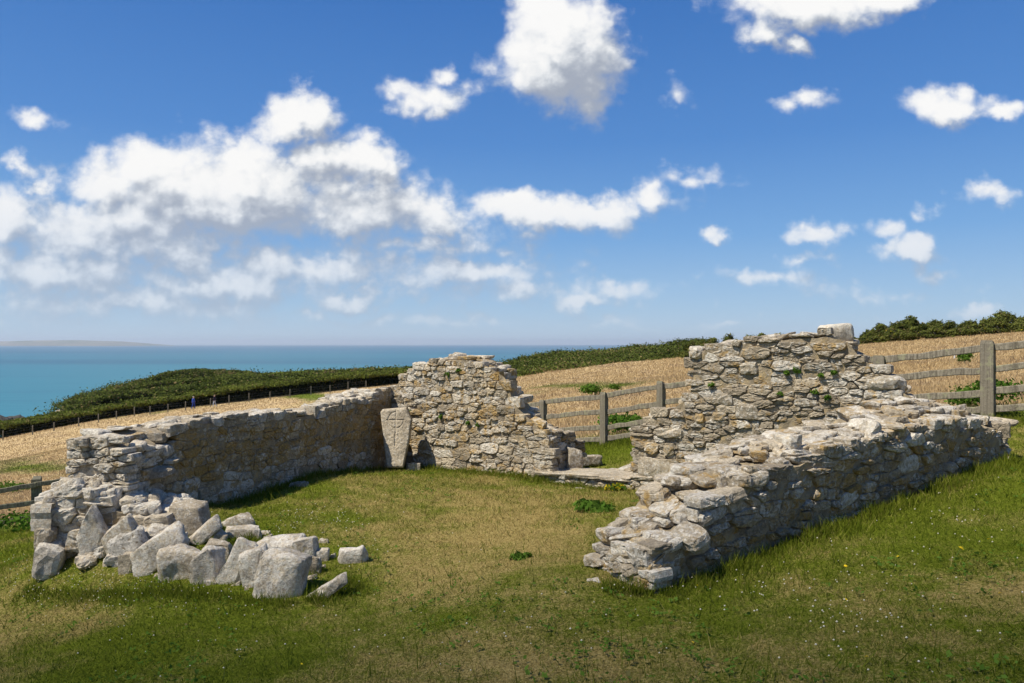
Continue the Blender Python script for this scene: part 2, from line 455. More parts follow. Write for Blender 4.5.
class Wall:
    """Rubble wall: a face line A->B, the body lies to the left of it (t from 0 on the face to T on the far side); height zf on the face line, zb on the far side."""
    def __init__(w, A, B, T, zf, zb, tone, base_pad=.25):
        w.A = np.array(A[:2], float); w.B = np.array(B[:2], float); w.L = np.linalg.norm(w.B - w.A)
        w.u = (w.B - w.A) / w.L; w.n = np.array([-w.u[1], w.u[0]]); w.T = T
        w.zf = zf; w.zb = zb; w.tone = tone; w.ang = math.atan2(w.u[1], w.u[0]); w.pad = base_pad; w.prot = .03; w.inset = .026
        w.gs = np.linspace(-.1, w.L + .1, 40)
        w.gf = gz(*(w.A[:, None] + w.u[:, None] * w.gs)); q = w.A[:, None] + w.u[:, None] * w.gs + w.n[:, None] * T
        w.gb = gz(*q)
    def xy(w, s, t): return w.A + w.u * s + w.n * t
    def H(w, s, t):
        a = np.interp(s, w.zf[0], w.zf[1]); b = np.interp(s, w.zb[0], w.zb[1]); k = min(max(t / w.T, 0), 1)
        return a * (1 - k) + b * k
    def G(w, s, t):
        k = min(max(t / w.T, 0), 1)
        return np.interp(s, w.gs, w.gf) * (1 - k) + np.interp(s, w.gs, w.gb) * k
    def s_at(w, px, t=0):
        """distance along the line at which picture column px crosses it"""
        k = (px - 512) / F; a = w.A + w.n * t
        return (k * a[1] - a[0]) / (w.u[0] - k * w.u[1])
    def build(w, st, sec=(.55, 1.1), hr=(.05, .17), inset=.026, tilt=.06, jt=(.12, .26), face=True, f0=0.0, wr=(1.3, 3.6), rows=3, caps=14, skip=None, thin=.35):
        cuts = [0.0]; seeds = []; tints = []
        while cuts[-1] < w.L: cuts.append(cuts[-1] + rng.uniform(*sec))
        cuts[-1] = w.L
        if len(cuts) > 2 and cuts[-1] - cuts[-2] < .4: cuts.pop(-2)
        for s0, s1 in zip(cuts[:-1], cuts[1:]):
            ss = np.linspace(s0, s1, 6)
            zlo = min(min(w.G(s, 0), w.G(s, w.T)) for s in ss) - w.pad
            zhi = max(max(w.H(s, 0), w.H(s, w.T)) for s in ss) + .05
            z = zlo - rng.uniform(0, .08)
            while z < zhi:
                h = rng.uniform(*hr) * (1.25 if rng.random() < .2 else 1)
                dt = w.T / rows
                for row in range(rows):
                    tc = (row + .5) * dt + rng.uniform(-.02, .02)
                    off = (1 if row == 0 else -1 if row == rows - 1 else 0)
                    s = s0 - rng.uniform(0, .12) * (s0 > 0)
                    while s < s1 - .03:
                        wd = min(max(h * rng.uniform(*wr), .10), .52)
                        if s + wd > s1 - .08: wd = s1 - s + rng.uniform(-.02, .05)
                        sc = s + wd / 2
                        self_h = w.H(sc, tc); g = w.G(sc, tc)
                        zc = z + h / 2 + .05 * (mnoise.noise(Vector((sc * 1.3 + w.L * 7, z * .8, row * 3.1)))) + .03 * math.sin(sc * 2.1 + row) * (z - zlo)
                        if zc + h * .35 < self_h + rng.uniform(-.03, .03) and zc + h / 2 > g - .06:
                            exposed = off != 0 or self_h - zc < .3 or sc < .45 or sc > w.L - .45
                            if not exposed and abs(w.H(sc - .35, tc) - w.H(sc + .35, tc)) > .2: exposed = True
                            if exposed and not (skip and skip(sc, tc, zc)):
                                parts = [(zc, h)]
                                if h > .10 and rng.random() < thin:
                                    k = rng.uniform(.3, .7); parts = [(zc - h / 2 + h * k / 2, h * k), (zc + h / 2 - h * (1 - k) / 2, h * (1 - k))]
                                elif h > .16 and rng.random() < .3:
                                    parts = [(zc - h / 3, h / 3), (zc, h / 3), (zc + h / 3, h / 3)]
                                for zz, hh in parts:
                                    split = rng.random() < .22 and wd > .22 and hh > .05
                                    subs = [(sc, wd)] if not split else [(sc - wd * .27, wd * .46), (sc + wd * .23, wd * .54)]
                                    for sj, wj in subs:
                                        if face and row == 0 and sj > f0:
                                            seeds.append((sj + rng.normal(0, .012), zz + rng.normal(0, .01), wj, hh)); tints.append(w.tone(sj, tc, zz, w)); continue
                                        prot = rng.uniform(-.6, 1) * w.prot * (-off)
                                        c2 = w.xy(sj, tc + prot)
                                        st.add((c2[0], c2[1], zz), (wj / 2 + .002, dt / 2 + .015, hh / 2 + .001),
                                               rotm(rng.normal(0, .04), rng.normal(0, tilt), w.ang + rng.normal(0, .05)), w.tone(sj, tc, zz, w),
                                               q=rng.uniform(4, 9), jit=rng.uniform(*jt))
                        s += wd
                z += h
        if seeds:
            for cell, tn in zip(clip_cells(np.array(seeds)), tints):
                if cell is None or np.ptp(cell[:, 0]) < .02 or np.ptp(cell[:, 1]) < .015: continue
                st.poly(w, cell, w.prot * rng.uniform(-.5, 1.1), tn)
        # loose, tilted stones of the broken crown
        for _ in range(int(caps * w.L)):
            s = rng.uniform(.02, w.L - .02); t = rng.uniform(.06, w.T - .06); h = w.H(s, t)
            if skip and skip(s, t, h): continue
            sl = (w.H(min(s + .15, w.L), t) - w.H(max(s - .15, 0), t)) / .3
            x, y = w.xy(s, t)
            st.add((x, y, h + rng.uniform(-.05, .012)), (rng.uniform(.05, .16), rng.uniform(.05, .12), rng.uniform(.014, .048)),
                   rotm(rng.normal(0, .14), rng.normal(0, .12) - math.atan(sl) * .35, w.ang + rng.uniform(-.6, .6)), w.tone(s, t, h + .2, w), q=rng.uniform(4, 8), jit=.25)
    def core(w, inset=.04):
        """mortar body just behind the stones"""
        ss = np.arange(inset, w.L - inset, .07); ts = np.linspace(inset, w.T - inset, 7)
        V = []; 
        for s in ss:
            ring = []
            for k, t in enumerate(ts): ring.append((s, t, w.H(s, t) - .055))
            zt0 = w.H(s, ts[0]) - .055; zt1 = w.H(s, ts[-1]) - .055
            lo0 = w.G(s, 0) - .3; lo1 = w.G(s, w.T) - .3
            rows = 14
            side1 = [(s, ts[-1], zt1 + (lo1 - zt1) * j / rows) for j in range(1, rows + 1)]
            side0 = [(s, ts[0], lo0 + (zt0 - lo0) * j / rows) for j in range(0, rows)]
            for q in ring + side1 + side0:
                x, y = w.xy(q[0], q[1] + rng.normal(0, .007)); V.append((x, y, q[2] + rng.normal(0, .006)))
        m = len(ts) + 28; n = len(ss); Fc = []
        for i in range(n - 1):
            for j in range(m):
                a = i * m + j; b = i * m + (j + 1) % m; Fc.append((a, b, b + m, a + m))
        Fc.append(tuple(range(m))[::-1]); Fc.append(tuple((n - 1) * m + j for j in range(m)))
        return np.array(V), Fc

def stone_tint(orange=.45, pale=.5, lo=.25, hi=.95):
    def f(s, t, z, w):
        return (np.clip(rng.beta(2.2, 2.0) * (hi - lo) + lo, 0, 1), np.clip(orange + rng.normal(0, .16) + (.3 if rng.random() < .08 else 0), 0, 1), np.clip(pale + rng.normal(0, .3), 0, 1))
    return f

def build_wall(name, label, walls, extra=None, mats=None):
    """walls: list of (Wall, kwargs); one object whose mesh is the stonework, with the mortar core as its part"""
    st = Stones(); cv = []; cf = []; n = 0
    for w, kw in walls:
        w.inset = kw.get('inset', .026); w.prot = kw.pop('prot', .03); w.build(st, **kw)
        v, f = w.core(w.inset); cv.append(v); cf += [tuple(i + n for i in q) for q in f]; n += len(v)
    if extra: extra(st)
    v, f, c = st.data()
    w0 = walls[0][0]; mid = w0.xy(w0.L / 2, w0.T / 2); org = (mid[0], mid[1], w0.G(w0.L / 2, w0.T / 2))
    o = mesh_obj(name, v, f, M_stone, origin=org, col=c)
    tag(o, label, 'stone wall', 'ruined walls of the chapel')
    child('mortar', np.concatenate(cv), cf, M_mortar, o)
    return o

def prof(w, pts, t=0, dz=0):
    """a skyline given as picture points, read off on the wall's own line: (s list, z list)"""
    S = []; Z = []
    for px, py in pts:
        s = w.s_at(px, t); y = w.xy(s, t)[1]
        S.append(s); Z.append(-(py - HZ) / F * y + dz)
    i = np.argsort(S); return np.array(S)[i], np.array(Z)[i]

pB = P(653, 592, 4.85); pC = P(1003, 463, 7.5); pD = P(392, 468, 12.5); pN = P(129, 520, 7.2)
far_line_dir = (pC - pD)
# far wall, left of the doorway
def mk(A, B, T, tone): return Wall(A, B, T, None, None, tone)
t_end = Wall(pD, pC, .75, None, None, None)
sJ = t_end.s_at(549); sK = t_end.s_at(634)
J = t_end.xy(sJ, 0); K = t_end.xy(sK, 0)

fw = mk(pD, J, .75, stone_tint(.44, .55, .28, 1.0))
pts = [(385, 384), (396, 379), (403, 372), (412, 366), (424, 359), (440, 355), (460, 353), (478, 356), (492, 362), (502, 368), (507, 374), (511, 392), (519, 403), (529, 412), (538, 421), (544, 430), (549, 436)]
fw.zf = prof(fw, pts, 0, -.05); fw.zb = (fw.zf[0] - np.where(fw.zf[0] > .9, .36, 0), fw.zf[1] + .01)
jn = np.array([-fw.u[1], fw.u[0]])
jw = Wall(J - fw.u * .05 + jn * .02, J + fw.u * .10 + jn * .80, .32, None, None, stone_tint(.35, .35, .0, .45))  # jamb stones toned darker, the shade of the reveal painted in
jl = np.linspace(0, jw.L, 6)
jw.zf = (jl, np.array([-1.33, -1.27, -1.28, -1.32, -1.38, -1.52])); jw.zb = (jl, jw.zf[1] + .03)
build_wall('ruined_wall', 'sunlit stone wall with rounded peak and golden lichen, left of the doorway gap', [(fw, dict(hr=(.06, .17), wr=(1.1, 2.6), thin=.32, caps=10, inset=.014)), (jw, dict(hr=(.08, .2), wr=(.8, 2), caps=8, rows=2, thin=.2))])

# far wall, right of the doorway: the tall piece
tw = mk(K, pC, .75, stone_tint(.28, .5, .14, .84))
pts = [(634, 428), (643, 420), (650, 413), (668, 405), (686, 392), (692, 384), (694, 348), (704, 343), (720, 340), (745, 336), (770, 333), (800, 331), (830, 329), (846, 332), (856, 344), (866, 352), (880, 366), (893, 378), (910, 388), (930, 398), (960, 410), (1003, 424)]
tw.zf = prof(tw, pts, 0, -.04); tw.zb = (tw.zf[0] - np.where(tw.zf[0] > tw.s_at(850), .28, 0), tw.zf[1] + .0)
def tall_extra(st):
    d = tw.xy(tw.s_at(884), .05)
    # broad pale triangular block on the right shoulder and rounded block at the top left corner
    c = P(884, 383, tw.xy(tw.s_at(884), 0)[1] + .12); st.add(c, (.27, .2, .12), rotm(.0, .14, tw.ang + .1), (.68, .1, .7), q=2.6, jit=.3)
    c = P(699, 353, tw.xy(tw.s_at(699), 0)[1] + .12); st.add(c, (.085, .17, .085), rotm(0, .1, tw.ang), (.75, .35, .8), q=4, jit=.12)
    for px, py, hw, hh, tn, og in ((672, 432, .20, .065, .7, .15), (655, 447, .10, .075, .8, .7), (672, 449, .07, .075, .85, .6), (660, 468, .30, .15, .62, .2), (727, 399, .11, .08, .5, .2), (750, 411, .14, .10, .4, .1),
                                 (752, 368, .11, .075, .55, .1), (703, 418, .06, .07, .85, .95), (722, 416, .10, .07, .8, .5)):
        y = tw.xy(tw.s_at(px), 0)[1]; c = P(px, py, y + .10); st.add(c, (hw, .14, hh), rotm(0, rng.normal(0, .03), tw.ang), (tn, og, .5), q=7, jit=.12)
build_wall('ruined_wall', 'tallest grey stone wall in thin courses, right of the doorway gap', [(tw, dict(hr=(.035, .125), wr=(1.5, 4.2), thin=.5, caps=16, inset=.012))], tall_extra)

# long low wall on the right, its outer face in shade
rw = mk(pB, pC, .62, None)
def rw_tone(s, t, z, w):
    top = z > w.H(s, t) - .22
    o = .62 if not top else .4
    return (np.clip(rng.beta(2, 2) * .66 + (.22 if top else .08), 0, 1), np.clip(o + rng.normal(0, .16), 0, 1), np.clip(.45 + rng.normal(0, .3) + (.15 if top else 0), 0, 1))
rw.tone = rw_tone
of = [(653, 552), (672, 540), (690, 533), (705, 516), (722, 499), (740, 486), (765, 470), (800, 459), (840, 449), (880, 436), (920, 425), (960, 418), (1003, 425)]
ob = [(596, 562), (604, 535), (622, 512), (640, 492), (655, 474), (680, 460), (710, 449), (740, 440), (790, 430), (820, 421), (850, 408), (880, 399), (910, 398), (950, 408), (985, 418)]
rw.zf = prof(rw, of); rw.zb = prof(rw, ob, rw.T)
def rw_extra(st):
    def big(px, py, d, hw, hd, hh, tn, og=.2, pl=.6, rx=0, ry=0, rz=0, q=5): st.add(P(px, py, d), (hw, hd, hh), rotm(rx, ry, rw.ang + rz), (tn, og, pl), q=q, jit=.2)
    big(722, 478, 5.55, .13, .12, .08, .62, .35, .6, 0, -.1)
    big(705, 513, 5.22, .12, .10, .055, .6, .2, .7, .1, -.25)
    big(690, 538, 5.02, .10, .11, .06, .62, .25, .6, .15, -.3)
    big(786, 443, 6.0, .10, .1, .07, .78, .3, .8, 0, .1)
    big(866, 430, 6.4, .08, .12, .09, .85, .1, .9, .1, .3)
    big(905, 463, 6.56, .15, .05, .075, .62, .2, .9, 0, -.15)
    big(845, 497, 6.05, .13, .05, .06, .55, .2, .8, 0, -.25)
    big(880, 466, 6.38, .08, .05, .05, .55, .2, .8, 0, -.1)
    big(820, 437, 6.3, .12, .1, .045, .7, .3, .8, 0, -.1)
re = Wall(rw.xy(-.03, rw.T * .97), rw.xy(-.02, .0), .3, None, None, stone_tint(.25, .7, .4, 1.0))
el_ = np.linspace(0, re.L, 5)
re.zf = (el_, np.array([-1.50, -1.43, -1.40, -1.38, -1.36])); re.zb = (el_, re.zf[1] + np.array([.06, .12, .12, .08, .03]))
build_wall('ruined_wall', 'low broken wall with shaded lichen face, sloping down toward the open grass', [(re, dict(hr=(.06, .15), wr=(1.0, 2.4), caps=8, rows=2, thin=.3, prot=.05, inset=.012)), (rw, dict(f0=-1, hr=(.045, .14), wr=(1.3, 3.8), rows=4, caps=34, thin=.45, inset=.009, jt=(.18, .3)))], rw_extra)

# left wall, the inner face in shade
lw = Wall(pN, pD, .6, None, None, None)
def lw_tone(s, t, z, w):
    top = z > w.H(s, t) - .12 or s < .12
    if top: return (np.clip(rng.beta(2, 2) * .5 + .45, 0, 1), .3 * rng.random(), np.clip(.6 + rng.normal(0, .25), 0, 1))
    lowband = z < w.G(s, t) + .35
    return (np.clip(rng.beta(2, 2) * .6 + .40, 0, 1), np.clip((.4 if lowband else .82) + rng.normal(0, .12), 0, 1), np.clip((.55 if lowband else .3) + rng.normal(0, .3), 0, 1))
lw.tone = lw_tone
inn = [(129, 456), (150, 455), (163, 452), (174, 449), (179, 426), (192, 420), (223, 415), (244, 412.5), (300, 412), (313, 409), (330, 403), (363, 396), (390, 387)]
lw.zf = prof(lw, inn, 0, -.015)
outl = [(82, 438), (93, 434), (103, 427), (110, 422), (141, 419), (171, 418), (203, 413), (231, 410), (249, 410), (287, 411), (300, 407), (310, 402), (323, 395), (347, 391), (370, 384), (391, 379)]
lw.zb = prof(lw, outl, lw.T, -.03)
def lw_extra(st):
    for px, py, d, hw, hd, hh, tn, pl in ((150, 436, 7.75, .18, .15, .07, .45, .3), (168, 461, 7.75, .11, .12, .03, .85, .8), (155, 472, 7.55, .2, .12, .06, .4, .3), (100, 499, 7.1, .12, .14, .06, .78, .9), (84, 442, 7.2, .06, .1, .05, .6, .5)):
        st.add(P(px, py, d), (hw, hd, hh), rotm(rng.normal(0, .05), rng.normal(0, .06), rng.normal(.1, .1) if px < 130 else lw.ang - 1.0), (tn, .2, pl), q=5, jit=.25)
po = lw.xy(0, lw.T)
pf = Wall(np.array([po[0], po[1]]) + np.array([-.02, -.16]), lw.A + np.array([.01, -.10]), .5, None, None, stone_tint(.15, .75, .55, 1.0))
pf.zf = prof(pf, [(78, 437), (93, 432), (105, 440), (118, 447), (130, 456)]); pf.zb = (pf.zf[0], pf.zf[1] + .05)
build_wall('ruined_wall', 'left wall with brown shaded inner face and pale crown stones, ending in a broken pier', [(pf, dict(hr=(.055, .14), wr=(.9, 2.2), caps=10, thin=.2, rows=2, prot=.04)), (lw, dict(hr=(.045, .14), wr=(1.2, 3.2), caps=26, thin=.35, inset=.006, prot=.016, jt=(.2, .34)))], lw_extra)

# sill of the doorway
sl = Wall(t_end.xy(sJ - .25, -.05), t_end.xy(sK + .25, -.05), .8, None, None, stone_tint(.35, .5, .35, .8))
ds = np.linspace(0, sl.L, 6)
sl.zf = (ds, np.array([-(479 - 8 - HZ) / F * 11.0, -1.86, -1.84, -1.80, -1.76, -1.74])); sl.zb = (ds, sl.zf[1] + .06)
def sill_slabs(st):
    for a, b, t, hw, hd, tn in ((.30, -1.868, .30, .30, .34, .55), (.82, -1.845, .34, .34, .36, .62), (1.36, -1.81, .32, .30, .35, .58), (1.75, -1.78, .3, .2, .33, .5)):
        x, y = sl.xy(a, t); st.add((x, y, b + .0), (hw, hd, .035), rotm(rng.normal(0, .015), rng.normal(0, .02) - .04, sl.ang + rng.normal(0, .06)), (tn, .22, .4), q=7, jit=.12)
sl.zf = (sl.zf[0], sl.zf[1] - .03); sl.zb = (sl.zf[0], sl.zf[1] + .05)
o = build_wall('doorway_sill', 'flat worn sill of stone slabs across the doorway gap', [(sl, dict(hr=(.05, .09), wr=(2, 4), caps=1, rows=2))], sill_slabs)
o['category'] = 'door sill'; del o['group']

# ------------------------------------------------------------------ boulders
def rock_mesh(w, d, h, seed, n=15, sub=2, ang=.055, flat=1.0, box=2.8):
    rs = np.random.default_rng(seed)
    bm = bmesh.new()
    pts = rs.normal(0, 1, (n, 3)); pts /= (np.abs(pts) ** box).sum(1, keepdims=True) ** (1 / box)
    # corners of a skewed box give it its blocky sides
    cs = np.array([(i, j, k) for i in (-1, 1) for j in (-1, 1) for k in (-1, 1)], float) * rs.uniform(.52, .95, (8, 3))
    pts = np.concatenate([pts * rs.uniform(.8, 1, (n, 1)), cs])
    for p in pts: bm.verts.new(p * np.array([w / 2, d / 2, h / 2]))
    r = bmesh.ops.convex_hull(bm, input=list(bm.verts))
    for e in ('geom_interior', 'geom_unused'):
        vs = [g for g in r[e] if isinstance(g, bmesh.types.BMVert) and g.is_valid]
        if vs: bmesh.ops.delete(bm, geom=list(set(vs)), context='VERTS')
    bmesh.ops.dissolve_limit(bm, angle_limit=R(14), verts=bm.verts, edges=bm.edges)
    bmesh.ops.bevel(bm, geom=list(bm.edges), offset=ang * min(w, d, h), segments=2, profile=.5, affect='EDGES', clamp_overlap=True)
    bmesh.ops.triangulate(bm, faces=bm.faces)
    for _ in range(sub):
        lim = max(w, d, h) * .11
        ed = [e for e in bm.edges if e.calc_length() > lim]
        if ed: bmesh.ops.subdivide_edges(bm, edges=ed, cuts=1, use_grid_fill=True)
        bmesh.ops.triangulate(bm, faces=[f for f in bm.faces if len(f.verts) > 3])
    bm.normal_update()
    m = min(w, d, h)
    for v in bm.verts:
        q = v.co / m
        k = mnoise.noise(q * 1.6 + Vector((seed, 0, 0))) * .085 + mnoise.noise(q * 4.2 + Vector((0, seed, 0))) * .05 + mnoise.noise(q * 11 + Vector((0, 0, seed))) * .022
        v.co += v.normal * k * m
    bm.verts.index_update()
    V = np.array([v.co[:] for v in bm.verts]); Fc = [tuple(v.index for v in f.verts) for f in bm.faces]
    bm.free(); return V, Fc

def boulder(label, px0, py0, px1, py1, d, seed, roll=0, tone=.8, pale=.8, orange=.05, deep=.7, hs=1.0, name='boulder', sink=.12, group='tumbled stones of the fallen near wall', cat='stone', pitch=0, yaw=0, lift=None, thin=1.0, **kw):
    if lift is None:
        dh = ground_hit((px0 + px1) / 2, py1 - 1.5, 3, 14)[1]
        if abs(dh - d) < .75: d = dh + .30 * deep * (px1 - px0 + py1 - py0) / 2 / F * dh
    px0 -= .05 * (px1 - px0); px1 += .05 * (px1 - px0); py0 -= .04 * (py1 - py0)
    w = (px1 - px0) / F * d; h = (py1 - py0) / F * d * hs
    c, s_ = abs(math.cos(roll)), abs(math.sin(roll))
    V, Fc = rock_mesh(w, max(.6 * w, .9 * h) * deep if False else (w + h) / 2 * deep, h * thin, seed, **kw)
    Rm = np.array(Matrix.Rotation(yaw, 3, 'Z') @ Matrix.Rotation(roll, 3, 'Y') @ Matrix.Rotation(pitch, 3, 'X'))
    V = V @ Rm.T
    # fit the turned block to its box in the picture
    ex = V.max(0) - V.min(0)
    k = w / ex[0]; V[:, 0] *= k; V[:, 2] *= h / ex[2]
    V[:, 0] -= (V[:, 0].max() + V[:, 0].min()) / 2
    ctr = P((px0 + px1) / 2, (py0 + py1) / 2, d)
    V[:, 2] -= (V[:, 2].max() + V[:, 2].min()) / 2
    V = V + ctr
    # never leave it hanging: let its foot reach into the turf or the stones below
    if lift is None:
        g = gz1(ctr[0], ctr[1]); lo = V[:, 2].min()
        if lo > g - .13:
            hi = V[:, 2].max(); V[:, 2] = hi - (hi - V[:, 2]) * (hi - (g - .14)) / (hi - lo)
    tone = tone + .10 * math.sin(seed * 2.3) - .05; orange = orange + .18 * max(0, math.sin(seed * 1.7))
    colr = np.tile(np.array([tone, orange, pale]), (len(V), 1))
    o = mesh_obj(name, V, Fc, M_stone, smooth=True, origin=(ctr[0], ctr[1], V[:, 2].min()), col=colr)
    return tag(o, label, cat, group)

# footing of the near wall below the pier: big blocks still in place, one piece of masonry
def footing_tone(s, t, z, w): return (np.clip(rng.normal(.84, .14), .35, 1), np.clip(rng.normal(.12, .1), 0, 1), np.clip(rng.normal(.8, .2), 0, 1))
fa = P(40, 567, 6.82); fb = P(176, 560, 6.95)
ft = Wall(fa, fb, .62, None, None, footing_tone)
ft.zf = prof(ft, [(40, 508), (46, 494), (58, 491), (88, 494), (105, 503), (125, 508), (145, 514), (176, 524)]); ft.zb = (ft.zf[0], ft.zf[1] + .05)
fl = Wall(ft.xy(0, .62), ft.A, .3, None, None, footing_tone)      # the return at its left end
fl.zf = (np.array([0, .62]), np.array([ft.zf[1][1], ft.zf[1][0]])); fl.zb = fl.zf
def footing_extra(st):
    for px, py, d, hw, hd, hh, tn, pl in ((51, 560, 6.80, .12, .18, .17, .95, .95), (53, 507, 6.95, .06, .2, .15, .5, .5), (51, 535, 6.88, .07, .16, .11, .5, .4)):
        st.add(P(px, py, d), (hw, hd, hh), rotm(rng.normal(0, .05), .15, ft.ang + .1), (tn, .1, pl), q=4, jit=.22)
def footing_rubble(st):
    footing_extra(st)
    for _ in range(90):      # stones bedded on the broken top
        s_ = rng.uniform(.15, ft.L - .05); t = rng.uniform(.04, .6); x, y = ft.xy(s_, t); z = ft.H(s_, t)
        st.add((x, y, z + rng.uniform(-.04, .025)), rng.uniform(.035, .10, 3) * np.array([1.2, 1, .7]), rotm(*rng.normal(0, .25, 3)), footing_tone(0, 0, 0, 0), q=4, jit=.25)
    for _ in range(45):     # small stones spilled at its foot, among the fallen slabs
        px = rng.uniform(84, 178); d = rng.uniform(6.62, 6.9); x = (px - 512) / F * d; g = gz1(x, d)
        r = rng.uniform(.03, .085); st.add((x, d, g + r * .35 + rng.uniform(0, .3) * (d - 6.62)), (r * 1.25, r, r * .8), rotm(*rng.normal(0, .3, 3)), footing_tone(0, 0, 0, 0), q=4, jit=.25)
build_wall('wall_footing', 'footing of big pale fitted blocks at the base of the broken pier', [(ft, dict(hr=(.11, .24), wr=(.8, 1.7), thin=.12, sec=(.45, .9), caps=16, inset=.012, prot=.05, rows=3)), (fl, dict(hr=(.12, .24), wr=(.8, 1.7), thin=.1, caps=1, rows=2, inset=.012, prot=.05))], footing_rubble)

B = boulder
B('long pale slab tilted up against the wall footing', 80, 507, 108, 562, 6.5, 11, roll=-0.75, thin=0.55, tone=.9, pale=.9, deep=.45)
B('broad leaning slab between the footing and the speckled boulder', 104, 516, 138, 562, 6.45, 12, roll=-0.6, thin=0.6, tone=.72, pale=.6, deep=.5)
B('dark grey boulder speckled with white lichen, in front of the footing', 112, 528, 151, 564, 6.3, 13, roll=-0.3, thin=0.9, tone=.32, pale=1.0, deep=.6)
B('small brownish stone at the foot of the speckled boulder', 121, 553, 137, 574, 6.15, 14, tone=.62, pale=.3, orange=.15, deep=.8)
B('large pale slab tilted up to the right, beside the speckled boulder', 135, 524, 186, 573, 6.22, 15, roll=-0.62, thin=0.55, tone=.9, pale=.8, deep=.5)
B('pyramid shaped greenish grey stone, topmost of the tumble', 171, 502, 210, 536, 6.9, 16, tone=.62, pale=.5, orange=.1, deep=.8, n=8, box=1.5)
B('wide blunt boulder in the middle of the front row', 161, 545, 208, 580, 6.05, 17, roll=0.1, thin=0.9, tone=.72, pale=.55, deep=.75)
B('narrow slab tilted like a wedge below the pyramid stone', 186, 516, 221, 545, 6.7, 18, roll=-0.6, thin=0.4, tone=.88, pale=.8, deep=.35)
B('pitted pale boulder with a shaded right side', 192, 547, 224, 584, 5.98, 19, roll=-0.2, thin=1, tone=.9, pale=.9, deep=.8)
B('tall arched slab standing in the front row', 220, 537, 262, 584, 5.92, 20, roll=-0.7, thin=0.6, tone=.9, pale=.8, deep=.5)
B('rough upright block left of the biggest block', 240, 545, 272, 588, 5.85, 21, roll=-0.35, thin=0.8, tone=.88, pale=.9, deep=.6)
B('biggest squared block at the end of the tumble', 256, 551, 308, 598, 5.75, 22, roll=.06, tone=.9, pale=.75, deep=.75, n=6, box=6)
B('broad slab resting behind the biggest block', 256, 536, 302, 563, 6.1, 23, roll=-.1, tone=.9, pale=.9, deep=.8)
B('blocky stone with a shaded right face, behind the biggest block', 294, 536, 319, 562, 6.05, 24, roll=-.25, tone=.86, pale=.85, deep=.8)
B('dark rimmed slab lying at the back of the tumble', 218, 514, 254, 529, 7.1, 25, roll=-.15, tone=.42, pale=.6, deep=.6)
B('long flat pale slab at the back by the grass', 226, 526, 261, 540, 6.8, 26, roll=-.03, tone=.86, pale=.8, deep=.5)
B('small wedge stone between the tilted wedge and the flat slab', 213, 529, 228, 545, 6.6, 27, roll=.2, tone=.72, pale=.6)
B('lone white stone lying apart in the grass', 339, 545, 367, 564, 6.35, 28, roll=-.2, tone=.9, pale=1.0, deep=.7, group='loose stones in the grass')
B('thin flat slab sunk slantwise in the grass', 297, 574, 346, 601, 5.72, 29, roll=-0.5, thin=0.4, tone=.86, pale=.8, deep=.35, group='loose stones in the grass')
B('small pinkish stone in the shadow of the biggest block', 305, 555, 321, 576, 5.9, 30, tone=.6, pale=.4, orange=.2)
B('small pale stone behind the blocky stone, at the edge of the tumble', 315, 548, 329, 562, 6.1, 31, tone=.78, pale=.8)
B('flat stone almost buried in turf behind the flat slab', 258, 531, 271, 536, 6.8, 32, tone=.82, pale=.7, group='loose stones in the grass')
B('flat grey stone wedged under the wide blunt boulder', 158, 570, 168, 580, 6.0, 33, tone=.6, pale=.5)
B('grey stone wedged between the large pale slab and the blunt boulder', 160, 534, 190, 556, 6.4, 34, roll=-0.4, thin=0.7, tone=.5, pale=.5)
B('brown rough stone packed behind the large pale slab', 140, 514, 166, 534, 6.75, 35, tone=.62, pale=.5)
B('pale stone half hidden under the pyramid stone', 158, 515, 180, 530, 6.95, 36, tone=.8, pale=.7)
B('dull stone filling the gap behind the arched slab', 205, 540, 232, 562, 6.3, 37, tone=.62, pale=.5)
B('stone filling the gap behind the rough upright block', 258, 540, 285, 560, 6.25, 38, tone=.75, pale=.7)
B('small pale stone in the grass by the shaded wall', 216, 500, 226, 507, 8.0, 39, tone=.75, pale=.7, group='loose stones in the grass')
B('flat stone at the foot of the brown shaded wall', 290, 481, 310, 488, 9.7, 40, tone=.5, pale=.5, group='loose stones in the grass')
B('flat pale stone at the foot of the carved cross slab', 406, 462, 420, 470, 11.7, 41, tone=.72, pale=.6, orange=.2, group='loose stones in the grass')
B('flat stone showing through the turf before the doorway sill', 574, 487, 586, 491, 9.8, 42, tone=.62, pale=.5, group='loose stones in the grass')
B('upright square block standing on the doorway sill', 565, 447, 582, 472, 10.95, 43, tone=.6, pale=.6, orange=.3, deep=.8, n=4, box=8, group='loose stones on the walls', lift=1)
B('flat dark stones lying at the doorway sill behind the square block', 580, 455, 602, 466, 11.7, 44, tone=.3, pale=.5, group='loose stones on the walls', lift=1)
B('rounded white boulder perched on top of the tallest wall', 822, 324, 851, 345, tw.xy(tw.s_at(838), .4)[1], 45, roll=-.1, tone=.95, pale=1.0, deep=.8, group='loose stones on the walls', lift=1, box=2.2)
B('pale stone on the ground at the broken end of the low wall', 586, 578, 600, 586, 5.05, 46, tone=.8, pale=.8, orange=.15, group='loose stones in the grass')

